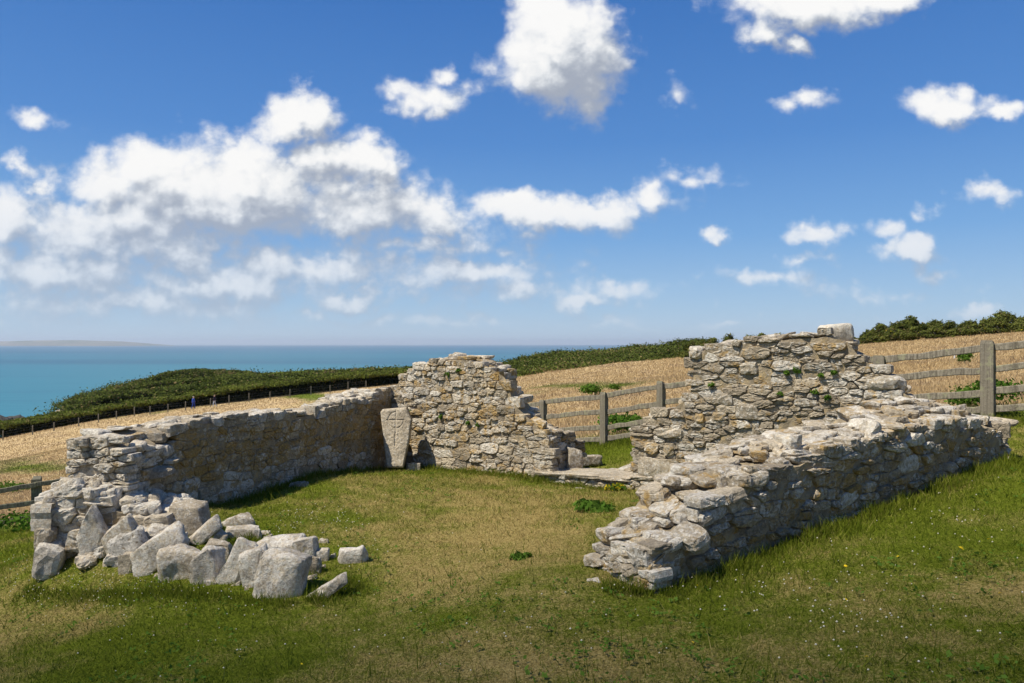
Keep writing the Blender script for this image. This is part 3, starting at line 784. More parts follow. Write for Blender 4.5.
for i, (px, py, sz, d, tn) in enumerate(((146, 567, 9, 6.2, .7), (157, 576, 7, 6.1, .55), (188, 574, 8, 6.05, .8), (212, 583, 8, 5.95, .7), (236, 584, 7, 5.9, .85), (250, 589, 7, 5.85, .6), (312, 578, 8, 5.85, .75), (322, 567, 7, 6.0, .85), (205, 539, 8, 6.6, .65), (222, 549, 8, 6.35, .75),
                                             (239, 535, 9, 6.6, .8), (252, 545, 8, 6.3, .6), (180, 543, 9, 6.5, .8), (132, 566, 9, 6.25, .8), (110, 562, 9, 6.45, .9), (324, 541, 7, 6.5, .8), (332, 556, 6, 6.25, .75), (268, 537, 7, 6.6, .7))):
    B('small stone chip lying in the gaps of the tumbled stones', px - sz * .7, py - sz * .45, px + sz * .7, py + sz * .45, d, 400 + i, roll=rng.uniform(-.4, .4), tone=tn, pale=.6, orange=.1, name='stone_chip', sub=1, group='small chips among the tumbled stones')

# ------------------------------------------------------------------ carved cross slab
def build_slab():
    nx, nz = 64, 110
    d = 11.5
    ul = P(377, 411, d); ur = P(403.5, 408, d); mr = P(409.5, 422, d); br = P(403, 465, d); bl = P(386, 466, d)
    top, bot = 408, 468
    V = []; sgrid = np.linspace(0, 1, nx); tgrid = np.linspace(0, 1, nz)
    m_px = d / F
    for t in tgrid:
        y = 409 + t * 59
        xl = np.interp(y, [409, 412, 440, 468], [379, 377, 381.5, 387]); xr = np.interp(y, [409, 422, 440, 468], [403.5, 409.5, 408, 403])
        for s in sgrid:
            x = xl + (xr - xl) * s
            yy = y + (1 - t) * (2.2 * (1 - s))
            g = 0
            def groove(dist, wd=.9): return .014 * max(0, 1 - (dist / wd) ** 2)
            if 411 < yy < 447: g = max(g, groove(abs(x - 393.3 - (yy - 411) * .02)))
            if 384 < x < 402: g = max(g, groove(abs(yy - 421.5)))
            rr = math.hypot(x - 393.6, (yy - 421.5)); 
            if yy > 421 or x < 393: g = max(g, .8 * groove(abs(rr - 8)))
            if abs(yy - 431) < .8 and abs(x - 393) < 3: g = max(g, .008)
            e = min(s, 1 - s, t * 1.6, (1 - t) * 1.6)
            rnd = .03 * (1 - min(1, e / .06)) ** 2
            lean = (1 - t) * .30
            q = P(x, yy, d)
            n = .008 * mnoise.noise(Vector((q[0] * 9, q[2] * 9, 1))) + .005 * mnoise.noise(Vector((q[0] * 26, q[2] * 26, 5)))
            V.append((q[0], d + lean + g + rnd + n - .02, q[2]))
    Fc = []
    for i in range(nz - 1):
        for j in range(nx - 1): a = i * nx + j; Fc.append((a, a + nx, a + nx + 1, a + 1))
    nf = len(V)
    for i in (range(nf)): 
        x, y, z = V[i]; V.append((x, y + .13, z))
    for i in range(nz - 1):
        for j in range(nx - 1): a = nf + i * nx + j; Fc.append((a, a + 1, a + nx + 1, a + nx))
    edge = [j for j in range(nx)] + [i * nx + nx - 1 for i in range(1, nz)] + [(nz - 1) * nx + j for j in range(nx - 2, -1, -1)] + [i * nx for i in range(nz - 2, 0, -1)]
    for a, b in zip(edge, edge[1:] + edge[:1]): Fc.append((a, b, b + nf, a + nf))
    colr = np.tile((.66, .08, .35), (len(V), 1))
    o = mesh_obj('cross_slab', V, Fc, M_stone, smooth=True, origin=P(394, 466, d), col=colr)
    tag(o, 'upright grey slab carved with a ringed cross, leaning in the wall corner', 'carved stone')
build_slab()

# ------------------------------------------------------------------ fences
def post_geo(x, y, z0, h, w, d, ang, slope=.02):
    c, s = math.cos(ang), math.sin(ang); V = []
    lv = [(-.25, 1), (h - .03, 1), (h, .86)]
    for zz, k in lv:
        for a, b in ((-1, -1), (1, -1), (1, 1), (-1, 1)):
            lx, ly = a * w / 2 * k, b * d / 2 * k
            V.append((x + lx * c - ly * s + zz * rng.normal(0, .004), y + lx * s + ly * c, z0 + zz + (slope * b if zz > h - .01 else 0)))
    Fc = [(3, 2, 1, 0), (8, 9, 10, 11)]
    for l in range(2):
        for j in range(4): Fc.append((l * 4 + j, l * 4 + (j + 1) % 4, l * 4 + 4 + (j + 1) % 4, l * 4 + 4 + j))
    return np.array(V), Fc
def rail_geo(p, q, w, h, seg=8, wob=.012):
    p = np.array(p, float); q = np.array(q, float); V = []; Fc = []
    dirn = (q - p) / np.linalg.norm(q - p); n = np.array([-dirn[1], dirn[0], 0]); n /= np.linalg.norm(n); up = np.array([0, 0, 1.0])
    sag = rng.normal(0, .012)
    for i in range(seg + 1):
        c = p + (q - p) * i / seg + up * (rng.normal(0, wob * .5) + sag * math.sin(math.pi * i / seg)); hh = h * (1 + rng.normal(0, .06))
        for a, b in ((-1, -.8), (-.8, -1), (.8, -1), (1, -.8), (1, .8), (.8, 1), (-.8, 1), (-1, .8)): V.append(c + n * a * w / 2 + up * b * hh / 2)
    for i in range(seg):
        for j in range(8): Fc.append((i * 8 + j, i * 8 + (j + 1) % 8, i * 8 + 8 + (j + 1) % 8, i * 8 + 8 + j))
    Fc += [tuple(range(7, -1, -1)), tuple(seg * 8 + j for j in range(8))]
    return np.array(V), Fc
def make_fence(label, posts, heights, mat, ph, pw, offset, rail=(.045, .095), grp=None):
    """posts: (x, y, z) feet"""
    root = empty('timber_fence', posts[len(posts) // 2]); tag(root, label, 'fence', grp)
    for i, (x, y, z) in enumerate(posts):
        a, b = posts[max(i - 1, 0)], posts[min(i + 1, len(posts) - 1)]
        ang = math.atan2(b[1] - a[1], b[0] - a[0])
        v, f = post_geo(x, y, z, ph[i] if isinstance(ph, (list, tuple)) else ph, pw[i] if isinstance(pw, (list, tuple)) else pw, .11, ang + rng.normal(0, .05))
        child('post', v, f, mat, root, col=np.tile((rng.random(), 0, 0), (len(v), 1)))
    for a, b in zip(posts[:-1], posts[1:]):
        a = np.array(a); b = np.array(b); dd = (b - a) / np.linalg.norm((b - a)[:2]); n = np.array([-dd[1], dd[0], 0]) * offset
        for hgt in heights:
            v, f = rail_geo(a + n + dd * .0 + (0, 0, hgt), b + n - dd * .0 + (0, 0, hgt + rng.normal(0, .012)), *rail)
            child('rail', v, f, mat, root, col=np.tile((rng.random(), 0, 0), (len(v), 1)))
    return root
right_posts = [P(1160, 404, 8.7), P(988, 418, 10.0), P(880, 422, 11.1), P(762, 430, 12.35), P(661, 438, 13.6), P(604, 445, 14.5), P(543, 448, 15.6), P(492, 452, 16.6)]
make_fence('silvery weathered rail fence with four rails behind the doorway and tallest wall', right_posts, (.95, .64, .345, .115), M_wood,
           [1.05, 1.03, .98, 1.0, 1.03, 1.02, 1.0, 1.0], [.15, .155, .16, .14, .13, .135, .13, .13], -.03, (.05, .098), 'timber rail fences')
left_posts = []
for k in range(-2, 4):
    x, y = -8.35 + .93 * 1.8 * k, 13.0 + .37 * 1.8 * k; left_posts.append(np.array([x, y, gz1(x, y) + .02]))
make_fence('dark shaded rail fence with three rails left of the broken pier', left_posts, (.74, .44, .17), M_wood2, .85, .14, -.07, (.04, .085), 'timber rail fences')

# thin stakes and wires along the lower edge of the field
def build_wire_fence():
    pxs = [-30, 3, 32.5, 54, 78.6, 98.4, 116.4, 134.3, 150, 168, 185.5, 210.5, 229, 249, 270, 290, 311, 330, 348, 366]
    feet = [ground_hit(px, np.interp(px, [-30, 3, 135, 186, 240, 320, 370], [447, 440.5, 416, 410.5, 403, 394, 388]), 60, 150) for px in pxs]
    root = empty('wire_fence', feet[8]); tag(root, 'thin stake and wire fence along the dark hedge at the field edge', 'fence')
    M = plain_mat('stake_grey', (.15, .135, .10)); W = plain_mat('wire_grey', (.2, .2, .19), .5)
    for f in feet:
        v, fc = post_geo(f[0], f[1], f[2], rng.uniform(1.0, 1.25), .10, .10, 0); child('post', v, fc, M, root)
    for hgt in (.4, .75, 1.05):
        V = []; Fc = []
        for i, (a, b) in enumerate(zip(feet[:-1], feet[1:])):
            v, fc = rail_geo(a + (0, -.08, hgt), b + (0, -.08, hgt), .006, .006, 1, 0); n = len(V); V += list(v); Fc += [tuple(k + n for k in q) for q in fc]
        child('wire', np.array(V), Fc, W, root)
build_wire_fence()
def marker():
    f = ground_hit(954.5, 360, 15, 60); v, fc = post_geo(f[0], f[1], f[2], .38, .04, .04, 0)
    o = mesh_obj('marker_post', v, fc, plain_mat('post_white', (.7, .7, .68)), origin=f); tag(o, 'short thin white marker post in the dry field', 'marker post')
marker()

# ------------------------------------------------------------------ foliage
def leaf_quads(c, nrm, size, rs):
    """c (n,3) centres; flat four-cornered leaf clumps with loose orientation about nrm"""
    n = len(c)
    a = rs.normal(0, 1, (n, 3)); d = nrm + a * .5; d /= np.linalg.norm(d, axis=1, keepdims=True) + 1e-9
    t = np.cross(d, rs.normal(0, 1, (n, 3))); t /= np.linalg.norm(t, axis=1, keepdims=True) + 1e-9
    b = np.cross(d, t); s = size[:, None]
    k = rs.uniform(.35, .7, (n, 1))
    V = np.stack([c - t * s, c + b * s * k, c + t * s, c - b * s * k], 1).reshape(-1, 3)
    return V, np.arange(4 * n).reshape(n, 4)
def leaf_ball(centre, rad, n, size, rs, tone=(.3, .25), bare=.05, yellow=0.0, top=None):
    """leaves spread through the outer half of a lumpy ball"""
    d = rs.normal(0, 1, (n, 3)); d /= np.linalg.norm(d, axis=1, keepdims=True); d[:, 2] = np.where(d[:, 2] < -.35, -d[:, 2], d[:, 2])
    lump = 1 + .22 * np.sin(d[:, 0] * 5 + centre[0]) * np.cos(d[:, 1] * 4 + centre[1]) + .12 * np.sin(d[:, 2] * 9 + centre[0] * 3)
    r = (1 - .45 * rs.random(n) ** 2) * lump
    r = r * (1 + .5 * rs.random(n) ** 5)      # stray sprigs
    c = d * r[:, None] * np.asarray(rad) + centre
    V, Fq = leaf_quads(c, d, size * rs.uniform(.6, 1.3, n), rs)
    tn = np.clip(tone[0] + rs.normal(0, tone[1], n), 0, 1)
    col = np.stack([tn, (rs.random(n) < bare) * .8, (rs.random(n) < yellow) * .9], 1)
    return V, Fq, np.repeat(col, 4, 0)
class Leaves:
    def __init__(s): s.V = []; s.F = []; s.C = []; s.n = 0
    def add(s, V, Fq, C): s.V.append(V); s.F.append(Fq + s.n); s.C.append(C); s.n += len(V)
    def ball(s, *a, **k): s.add(*leaf_ball(*a, **k))
    def build(s, name, mat, origin, parent=None): 
        if parent is not None:
            return child(name, np.concatenate(s.V), np.concatenate(s.F), mat, parent, col=np.concatenate(s.C))
        return mesh_obj(name, np.concatenate(s.V), np.concatenate(s.F), mat, col=np.concatenate(s.C), origin=origin)

# dark hedge along the foot of the field on the left
def build_hedge():
    L = Leaves(); rs = np.random.default_rng(21)
    pts = []
    for px in np.linspace(-190, 420, 165):
        base = np.interp(px, [-190, 0, 100, 180, 240, 320, 420], [470, 437, 418, 409, 400, 391, 380])
        top = np.interp(px, [-190, 0, 40, 80, 130, 180, 240, 300, 340, 420], [458, 424, 418, 411.5, 403, 396, 386.5, 380, 376, 369])
        d = 104 if px < 240 else 106
        d += rs.uniform(-.5, 1.0); g = gz1((px - 512) / F * d, d); ztop = -(top - HZ) / F * d
        pts.append((px, d, g, ztop))
        H = max(ztop - g, 1.4)
        for k in range(4):      # thin inner growth, set back; dark tone paints the face's shade
            x = (px + rs.uniform(-3, 3) - 512) / F * d; rad = rs.uniform(.7, 1.0)
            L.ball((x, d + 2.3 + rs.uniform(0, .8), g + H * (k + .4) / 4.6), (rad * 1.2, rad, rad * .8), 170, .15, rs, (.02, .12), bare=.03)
        for k in range(4):      # crown leaning out over the field edge and running back; lighter tone paints sunlight
            x = (px + rs.uniform(-4, 4) - 512) / F * d; rad = rs.uniform(.7, 1.15)
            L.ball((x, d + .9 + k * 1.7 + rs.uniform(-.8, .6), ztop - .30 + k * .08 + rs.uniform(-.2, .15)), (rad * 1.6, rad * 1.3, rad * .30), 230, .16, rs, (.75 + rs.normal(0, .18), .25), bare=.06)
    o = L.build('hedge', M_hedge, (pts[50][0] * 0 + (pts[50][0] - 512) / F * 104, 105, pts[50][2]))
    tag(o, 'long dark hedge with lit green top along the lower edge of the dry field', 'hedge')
build_hedge()

# scrub over the headland and the far slope: uncountable
def build_scrub():
    rs = np.random.default_rng(5); L = Leaves()
    ridge = [(45, 416), (58, 408), (72, 398), (100, 389), (130, 382), (158, 378), (166, 374), (185, 371.5), (230, 372), (270, 375), (310, 372.5), (360, 371), (400, 370), (450, 370)]
    n = 0
    for _ in range(1500):
        px = rs.uniform(46, 470); d = rs.uniform(112, 186)
        if px < 54 + 8 * rs.random(): continue
        x = (px - 512) / F * d; g = gz1(x, d)
        if g < -26: continue
        rad = rs.uniform(.9, 2.6) * (1.25 if n2(np.array([x]), np.array([d]), .08, 3)[0] > .5 else .75)
        top = np.interp(px, [p[0] for p in ridge], [p[1] for p in ridge])
        zmax = -(top - HZ) / F * d
        z = g + rad * (.2 + .5 * n2(np.array([x]), np.array([d]), .16, 4)[0])
        if z + rad * .7 > zmax: z = zmax - rad * .7
        t = n2(np.array([x]), np.array([d]), .11, 9)[0]
        L.ball((x, d, z), (rad * 1.4, rad * 1.3, rad * .72), 170, .24, rs, (.15 + .75 * t, .22), bare=.05 + .25 * (t > .75)); n += 1
    for _ in range(190):     # taller clumps, some of them brown
        px = rs.uniform(70, 440); d = rs.uniform(114, 175); x = (px - 512) / F * d; g = gz1(x, d)
        if g < -22: continue
        top = np.interp(px, [p[0] for p in ridge], [p[1] for p in ridge]); zmax = -(top - HZ) / F * d + .15; rad = rs.uniform(.6, 1.3)
        L.ball((x, d, min(g + rs.uniform(1.0, 2.6), zmax - rad * .8)), (rad * 1.15, rad, rad), 190, .2, rs, (rs.uniform(.1, .95), .2), bare=.55 if rs.random() < .22 else .05)
    for d, tops, hgt in ((122, [(66, 409), (78, 404.5), (98, 398), (137, 391), (165, 388), (200, 385), (240, 382), (290, 379.5), (350, 376)], 1.6), (140, [(80, 400), (120, 389), (160, 382), (200, 379), (260, 378.5), (330, 376)], 1.5), (168, [(150, 380), (164, 373), (185, 370.5), (230, 371.5), (262, 375)], 2.2)):
        for px in np.arange(tops[0][0], tops[-1][0], 2.6 * 122 / d):
            t = np.interp(px, [q[0] for q in tops], [q[1] for q in tops]) + rs.normal(0, .5); zt = -(t - HZ) / F * d; x = (px - 512) / F * d
            for k in range(3): L.ball((x + rs.uniform(-.4, .4), d + 2.2 + rs.uniform(0, .6), zt - hgt * (k + 1) / 3.2), (1.0, .8, .6), 90, .2, rs, (.02, .12), bare=.04)  # near-black leaf tone paints the shaded side of each bank
            for k in range(3): L.ball((x + rs.uniform(-.6, .6), d + .6 + k * 1.8, zt - .3 + rs.uniform(-.15, .15)), (1.4 * rs.uniform(.7, 1.2), 1.2, .35), 130, .2, rs, (.7 + rs.normal(0, .18), .25), bare=.08)  # crown leaves toned lighter, as if catching the sun
    o = L.build('headland_scrub', M_gorse, (-50, 150, -9)); tag(o, kind='stuff'); o['label'] = 'gorse and bramble scrub covering the headland above the sea'; 
    # slope behind the dry field, between the peak wall and the tall wall
    L = Leaves()
    for _ in range(620):
        px = rs.uniform(486, 705); d = rs.uniform(78, 112)
        foot = np.interp(px, [486, 520, 580, 690, 705], [378, 372, 365, 357, 356]); top = np.interp(px, [486, 510, 525, 560, 600, 630, 690, 705], [366, 361, 356, 351.5, 351, 347, 340, 339])
        k = (d - 78) / 34; y = foot + (top - foot) * k
        zc = -(y - HZ) / F * d; rad = rs.uniform(.6, 1.25)
        t = n2(np.array([px / 10]), np.array([d]), .3, 9)[0]
        L.ball(((px - 512) / F * d, d, zc - rad * .5), (rad * 1.6, rad * 1.4, rad * .75), 190, .15, rs, (.2 + .6 * t, .22), bare=.05 + .2 * (t > .75))
    o = L.build('slope_scrub', M_gorse, (10, 95, -3)); tag(o, kind='stuff'); o['label'] = 'green and brown scrub at the far edge of the dry field'
build_scrub()

# gorse bushes along the skyline behind the tall wall, one by one
def build_gorse():
    protos = []
    for v in range(6):
        rs = np.random.default_rng(70 + v)
        root = empty('gorse_bush', (0, 0, 0)); L = Leaves()
        for k in range(20):
            a = rs.uniform(0, 6.283); q = rs.uniform(0, 1.0)
            L.ball((math.cos(a) * q, math.sin(a) * q * .8, rs.uniform(.2, 1.12) * (1.15 - q * .5)), rs.uniform(.15, .42, 3), 260, .07, rs, (.5 + rs.normal(0, .22), .25), bare=.06 + (.25 if rs.random() < .2 else 0), yellow=.004)
        L.build('foliage', M_bush, None, root)
        V = []; Fc = []
        for k in range(5):
            a = rs.uniform(0, 6.283); q = rs.uniform(.3, .7)
            vv, ff = rail_geo((0, 0, -.3), (math.cos(a) * q, math.sin(a) * q, .75), .05, .05, 3, .02); n = len(V); V += list(vv); Fc += [tuple(i + n for i in f) for f in ff]
        child('stem', np.array(V), Fc, M_wood2, root); protos.append(root)
    foot = lambda px: np.interp(px, [690, 720, 760, 870, 905, 1024, 1120], [357, 354, 351, 345, 338, 331, 322])
    top = lambda px: np.interp(px, [690, 715, 740, 762, 800, 850, 868, 890, 905, 915, 950, 985, 1005, 1024, 1120], [341, 337, 336, 333, 338, 336, 328, 322, 317, 318, 320, 314, 310, 314, 306])
    rs = np.random.default_rng(17); used = set(); first = True
    rows = [(px, 0) for px in np.arange(690, 1180, 12.5)] + [(px, 1) for px in np.arange(696, 1180, 17)] + [(px, 2) for px in np.arange(700, 1180, 30)]
    for i, (px, row) in enumerate(rows):
        px = px + rs.uniform(-4, 4); d = np.interp(px, [690, 870, 1024], [75, 66, 59]) + row * 2.2 + rs.uniform(-.7, .7)
        x = (px - 512) / F * d; g = gz1(x, d); zt = -(top(px) + rs.uniform(-1.5, 2.5) - HZ) / F * d
        h = max((zt - g) * (.6 if row == 0 else .95) * rs.uniform(.88, 1.04), .7) / 1.35; v = rs.integers(0, 6)
        src = protos[v]
        if v not in used: r = src; used.add(v)
        else:
            r = src.copy(); COL.objects.link(r)
            for ch in list(src.children):
                c = ch.copy(); COL.objects.link(c); c.parent = r
        r.location = (x, d, g - .1); r.rotation_euler = (0, 0, rs.uniform(0, 6.28)); wd = max(h, .95) * rs.uniform(.95, 1.25); r.scale = (wd, wd, h)
        lab = 'dark green gorse bush in the skyline row behind the dry field'
        tag(r, lab, 'bush', 'gorse bushes on the skyline')
    for v in range(6):
        if v not in used:
            for c in list(protos[v].children): bpy.data.objects.remove(c)
            bpy.data.objects.remove(protos[v])
build_gorse()

# dark sea rock at the far left
def sea_rock():
    V, Fc = rock_mesh(1, 1, 1, 91, n=26, sub=4, box=2)
    V = V * np.array([70, 14, 14]); 
    for v in V: v += Vector((1, 1, 2.6)) * (mnoise.noise(Vector((v[0] * .16, v[1] * .2, v[2] * .2))) + .6 * mnoise.noise(Vector((v[0] * .5, v[1] * .5, v[2] * .5))))
    c = np.array([-243, 331, -38.5])
    m, nt, out = new_mat('wet_rock'); p = pos(nt); n1 = noise_tex(nt, p, .5, 6, .7)
    principled(nt, out, ramp(nt, n1, [(.35, (.03, .028, .026)), (.65, (.10, .09, .075))]), .9, .2, n1, .8, .6)
    o = mesh_obj('sea_rock', V + c, Fc, m, origin=c); tag(o, 'low dark rock rising from the sea beyond the hedge', 'rock')
sea_rock()
# broken pale rock in the cliff edge of the headland
def cliff_rock():
    c = P(64, 418, 158); V, Fc = rock_mesh(4.0, 3.2, 4.6, 92, n=20, sub=3); 
    o = mesh_obj('cliff_rock', V + c, Fc, M_stone, origin=c, col=np.tile((.22, .3, .2), (len(V), 1))); tag(o, 'bare brown crag at the tip of the scrubby headland', 'rock')
cliff_rock()

# ------------------------------------------------------------------ grass
def scatter(n, d0, d1, power, wide=.82):
    """points in the visible wedge of ground, denser near the camera"""
    u = rng.random(n); e = 1 - power + 1
    d = (d0 ** e + u * (d1 ** e - d0 ** e)) ** (1 / e) if abs(e) > 1e-6 else d0 * (d1 / d0) ** u
    x = rng.uniform(-wide, wide, n) * d
    return x, d
def blades(x, y, h, w, lean, dry, f, name, label, zoff=-.004, gmul=None):
    n = len(x); z = gz(x, y)
    rr = np.hypot(x, y); near = np.clip(1 - rr / 40, 0, 1)
    z = z + near * (.035 * (fbm2(x, y, 2.2, 11) - .5) + .05 * (fbm2(x, y, .7, 12) - .5)) + zoff
    a = rng.uniform(0, 2 * np.pi, n); b = rng.uniform(0, 2 * np.pi, n); l = lean * rng.random(n) * h
    c = np.stack([x, y, z], 1)
    s = np.stack([np.cos(a) * w / 2, np.sin(a) * w / 2, np.zeros(n)], 1)
    mid = c + np.stack([np.cos(b) * l * .3, np.sin(b) * l * .3, h * .6], 1)
    tip = c + np.stack([np.cos(b) * l, np.sin(b) * l, h * np.sqrt(np.maximum(1 - (lean * .5) ** 2, .3))], 1)
    V = np.stack([c - s, c + s, mid + s * .75, tip, mid - s * .75], 1).reshape(-1, 3)
    k = np.arange(n)[:, None] * 5
    Fq = np.concatenate([k + np.array([0, 1, 2, 4]), k + np.array([4, 2, 3, 3])], 0)
    # quads for the foot, triangles for the tip: kept as quads with one short side
    V2 = np.stack([c - s, c + s, tip + s * .12, tip - s * .12], 1).reshape(-1, 3)
    Fq = np.arange(4 * n).reshape(n, 4)
    g = np.clip(rng.beta(2, 2, n) if gmul is None else rng.beta(2, 2, n) * gmul, 0, 1)
    col = np.repeat(np.stack([dry, g, f], 1), 4, 0)
    o = mesh_obj(name, V2, Fq, M_blade, col=col); tag(o, kind='stuff'); o['label'] = label
    return o

def build_grass():
    # mown turf of the enclosure
    x, y = scatter(740000, 2.3, 17, 1.7, 1.18)
    dry, f = dryness(x, y); k = f < .6; x, y, dry, f = x[k], y[k], dry[k], f[k]
    clump = fbm2(x, y, 3.1, 31)
    h = (.016 + .03 * rng.random(len(x)) ** 1.5) * (1.25 - .6 * dry) * (.7 + .7 * clump); h *= np.clip(y / 6, .8, 1.6)
    w = (.0035 + .0012 * y * rng.random(len(x)))
    blades(x, y, h, w, 1.5, dry, f, 'turf_grass', 'short mown grass in green and dry brown patches')
    # longer tufts at the feet of the walls and stones
    X = []; Y = []
    def along(A, B, n, off, sp):
        t = rng.random(n); A = np.array(A[:2]); B = np.array(B[:2]); u = (B - A) / np.linalg.norm(B - A); nn = np.array([-u[1], u[0]])
        q = A + (B - A) * t[:, None] + nn * (off + np.abs(rng.normal(0, sp, n)) * np.sign(off))[:, None]; X.append(q[:, 0]); Y.append(q[:, 1])
    along(pB, pC, 6000, -.03, .10); along(pB, pC, 2000, -.1, .3); along(pN, pD, 5000, -.04, .08); along(pD, J, 4500, -.03, .12); along(P(30, 566, 6.6), P(300, 600, 5.6), 2600, -.02, .10); along(P(600, 588, 4.9), pB, 500, -.02, .06)
    along(P(610, 550, 5.5), pB, 1200, .03, .08); along(P(330, 560, 6.2), P(250, 520, 7.1), 2500, .02, .2); along(J, K, 1500, -.12, .06); along(P(300, 600, 5.65), P(350, 575, 6.0), 1200, -.03, .15)
    for i in range(1, len(right_posts)):
        along(right_posts[i - 1], right_posts[i], 1600, .02, .35)
        along(right_posts[i], right_posts[i - 1], 900, .02, .2)
    qx, qy = scatter(9000, 2.6, 12, 1.6, .8); k = field_dist(qx, qy) < 0; X.append(qx[k]); Y.append(qy[k])
    x = np.concatenate(X); y = np.concatenate(Y)
    dry, f = dryness(x, y); dry = np.clip(dry * .35 + .25 * (rng.random(len(x)) < .2), 0, 1)
    cl = n2(x, y, 5, 41)
    h = (.035 + .095 * rng.random(len(x)) ** 2) * (.45 + 1.0 * cl); w = .004 + .0006 * y
    blades(x, y, h, w, .9, dry, f * 0, 'long_grass', 'longer grass at the feet of the walls and posts')
    # the dry field
    x, y = scatter(580000, 9.5, 112, 1.55, 1.18)
    dry, f = dryness(x, y); k = f > .4; x, y, dry, f = x[k], y[k], dry[k], f[k]
    k = ~((y > 60) & (gz(x, y) < -16)); x, y, dry, f = x[k], y[k], dry[k], f[k]
    cl = fbm2(x, y, .8, 51)
    h = (.06 + .17 * rng.random(len(x)) ** 1.6) * (.4 + .9 * cl) * (.5 + .5 * dry); w = .006 + .0011 * y
    fd = field_dist(x, y); h *= np.clip(.35 + fd / 2.0, .35, 1)
    blades(x, y, h, w, .9, dry, f, 'field_grass', 'tall dry straw coloured grass of the field')
build_grass()

def build_weeds():
    rs = np.random.default_rng(12); n = 2600
    x, y = scatter(n, 2.5, 12, 1.7, .8); k = field_dist(x, y) < 0; x, y = x[k], y[k]
    k = n2(x, y, 1.1, 61) + .3 * rs.random(len(x)) > .72; x, y = x[k], y[k]
    m = 6; X = np.repeat(x, m) + rs.normal(0, .022, len(x) * m); Y = np.repeat(y, m) + rs.normal(0, .022, len(x) * m); Z = gz(X, Y) + .02 + .02 * rs.random(len(X))
    c = np.stack([X, Y, Z], 1); nr = np.tile((0, 0, 1.0), (len(c), 1))
    V, Fq = leaf_quads(c, nr, rs.uniform(.008, .019, len(c)), rs)
    col = np.stack([np.repeat(rs.random(len(x)) * .6 + .35, m), (rs.random(len(c)) < .06) * .7, np.zeros(len(c))], 1)
    o = mesh_obj('lawn_weeds', V, Fq, M_herb, col=np.repeat(col, 4, 0)); tag(o, kind='stuff'); o['label'] = 'low broad leaved weeds among the turf'
build_weeds()
def build_clover():
    rs = np.random.default_rng(8)
    spots = [(110, 590, 110, 22, 260), (40, 570, 60, 20, 60), (180, 640, 160, 34, 40), (720, 590, 60, 14, 30), (870, 470, 60, 26, 70), (960, 455, 40, 10, 40), (880, 560, 120, 40, 45), (320, 520, 40, 14, 90), (400, 560, 80, 40, 25), (640, 620, 90, 30, 30),
             (900, 640, 110, 30, 36), (420, 640, 120, 30, 20), (960, 520, 60, 30, 40), (690, 570, 30, 10, 40), (270, 560, 60, 60, 30), (820, 610, 60, 20, 40)]
    V = []; Fc = []; n = 0
    base = np.array([(1, 0, 0), (-1, 0, 0), (0, 1, 0), (0, -1, 0), (0, 0, 1), (0, 0, -1)], float)
    fs = np.array([(0, 2, 4), (2, 1, 4), (1, 3, 4), (3, 0, 4), (2, 0, 5), (1, 2, 5), (3, 1, 5), (0, 3, 5)])
    for cx, cy, rx, ry, m in spots:
        for _ in range(m):
            px = cx + rs.normal(0, rx * .7); py = cy + rs.normal(0, ry * .7)
            if py < 462 or py > 700: continue
            p = ground_hit(px, py, 2.5, 16); s = rs.uniform(.0035, .0075)
            V.append(base * s * np.array([1, 1, .8]) + p + (0, 0, rs.uniform(.035, .055))); Fc.append(fs + n); n += 6
    o = mesh_obj('clover_flowers', np.concatenate(V), np.concatenate(Fc), M_white, smooth=True); tag(o, kind='stuff'); o['label'] = 'small white clover heads scattered over the turf'
build_clover()

# yellow dandelions, one by one
def build_dandelions():
    root = empty('dandelion', (0, 0, 0)); V = []; Fc = []
    for ring, (n, r, z) in enumerate(((12, .021, .0), (9, .014, .005), (5, .007, .008))):
        for k in range(n):
            a = 2 * math.pi * (k + .5 * ring) / n; b = .22
            i = len(V); V += [(0, 0, z), (r * .7 * math.cos(a - b), r * .7 * math.sin(a - b), z + .003), (r * math.cos(a), r * math.sin(a), z + .001), (r * .7 * math.cos(a + b), r * .7 * math.sin(a + b), z + .003)]
            Fc.append((i, i + 1, i + 2, i + 3))
    head = mesh_obj('flower_head', np.array(V) + (0, 0, .075), Fc, M_yellow, root)
    v, f = rail_geo((0, 0, -.01), (.004, 0, .074), .004, .004, 2, 0); mesh_obj('stem', v, f, M_stem, root)
    spots = [(955, 558, 1.35), (762, 542, .8), (780, 538, .8), (787, 540, .8), (769, 541, .7), (747, 547, .7), (901, 562, .7), (845, 571, .8), (700, 590, .6), (990, 545, .7), (843, 605, .7), (869, 668, .8), (1003, 602, .8), (775, 505, .5), (300, 668, .5), (690, 648, .6), (45, 614, .6), (62, 622, .6), (233, 530, .7), (250, 521, .6)]
    for i, (px, py, sc) in enumerate(spots):
        if i == 0: r = root
        else:
            r = root.copy(); COL.objects.link(r)
            for ch in list(root.children): c = ch.copy(); COL.objects.link(c); c.parent = r
        p = ground_hit(px, py, 2.4, 14); r.location = tuple(p); sc *= .72; r.scale = (sc,) * 3; r.rotation_euler = (R(-25), R(-12), rng.uniform(0, 6))
        lab = 'small yellow dandelion in the mown grass'
        if i == 0: lab = 'largest yellow dandelion, in the grass right of the low wall'
        tag(r, lab, 'flower', 'yellow dandelions in the turf')
build_dandelions()

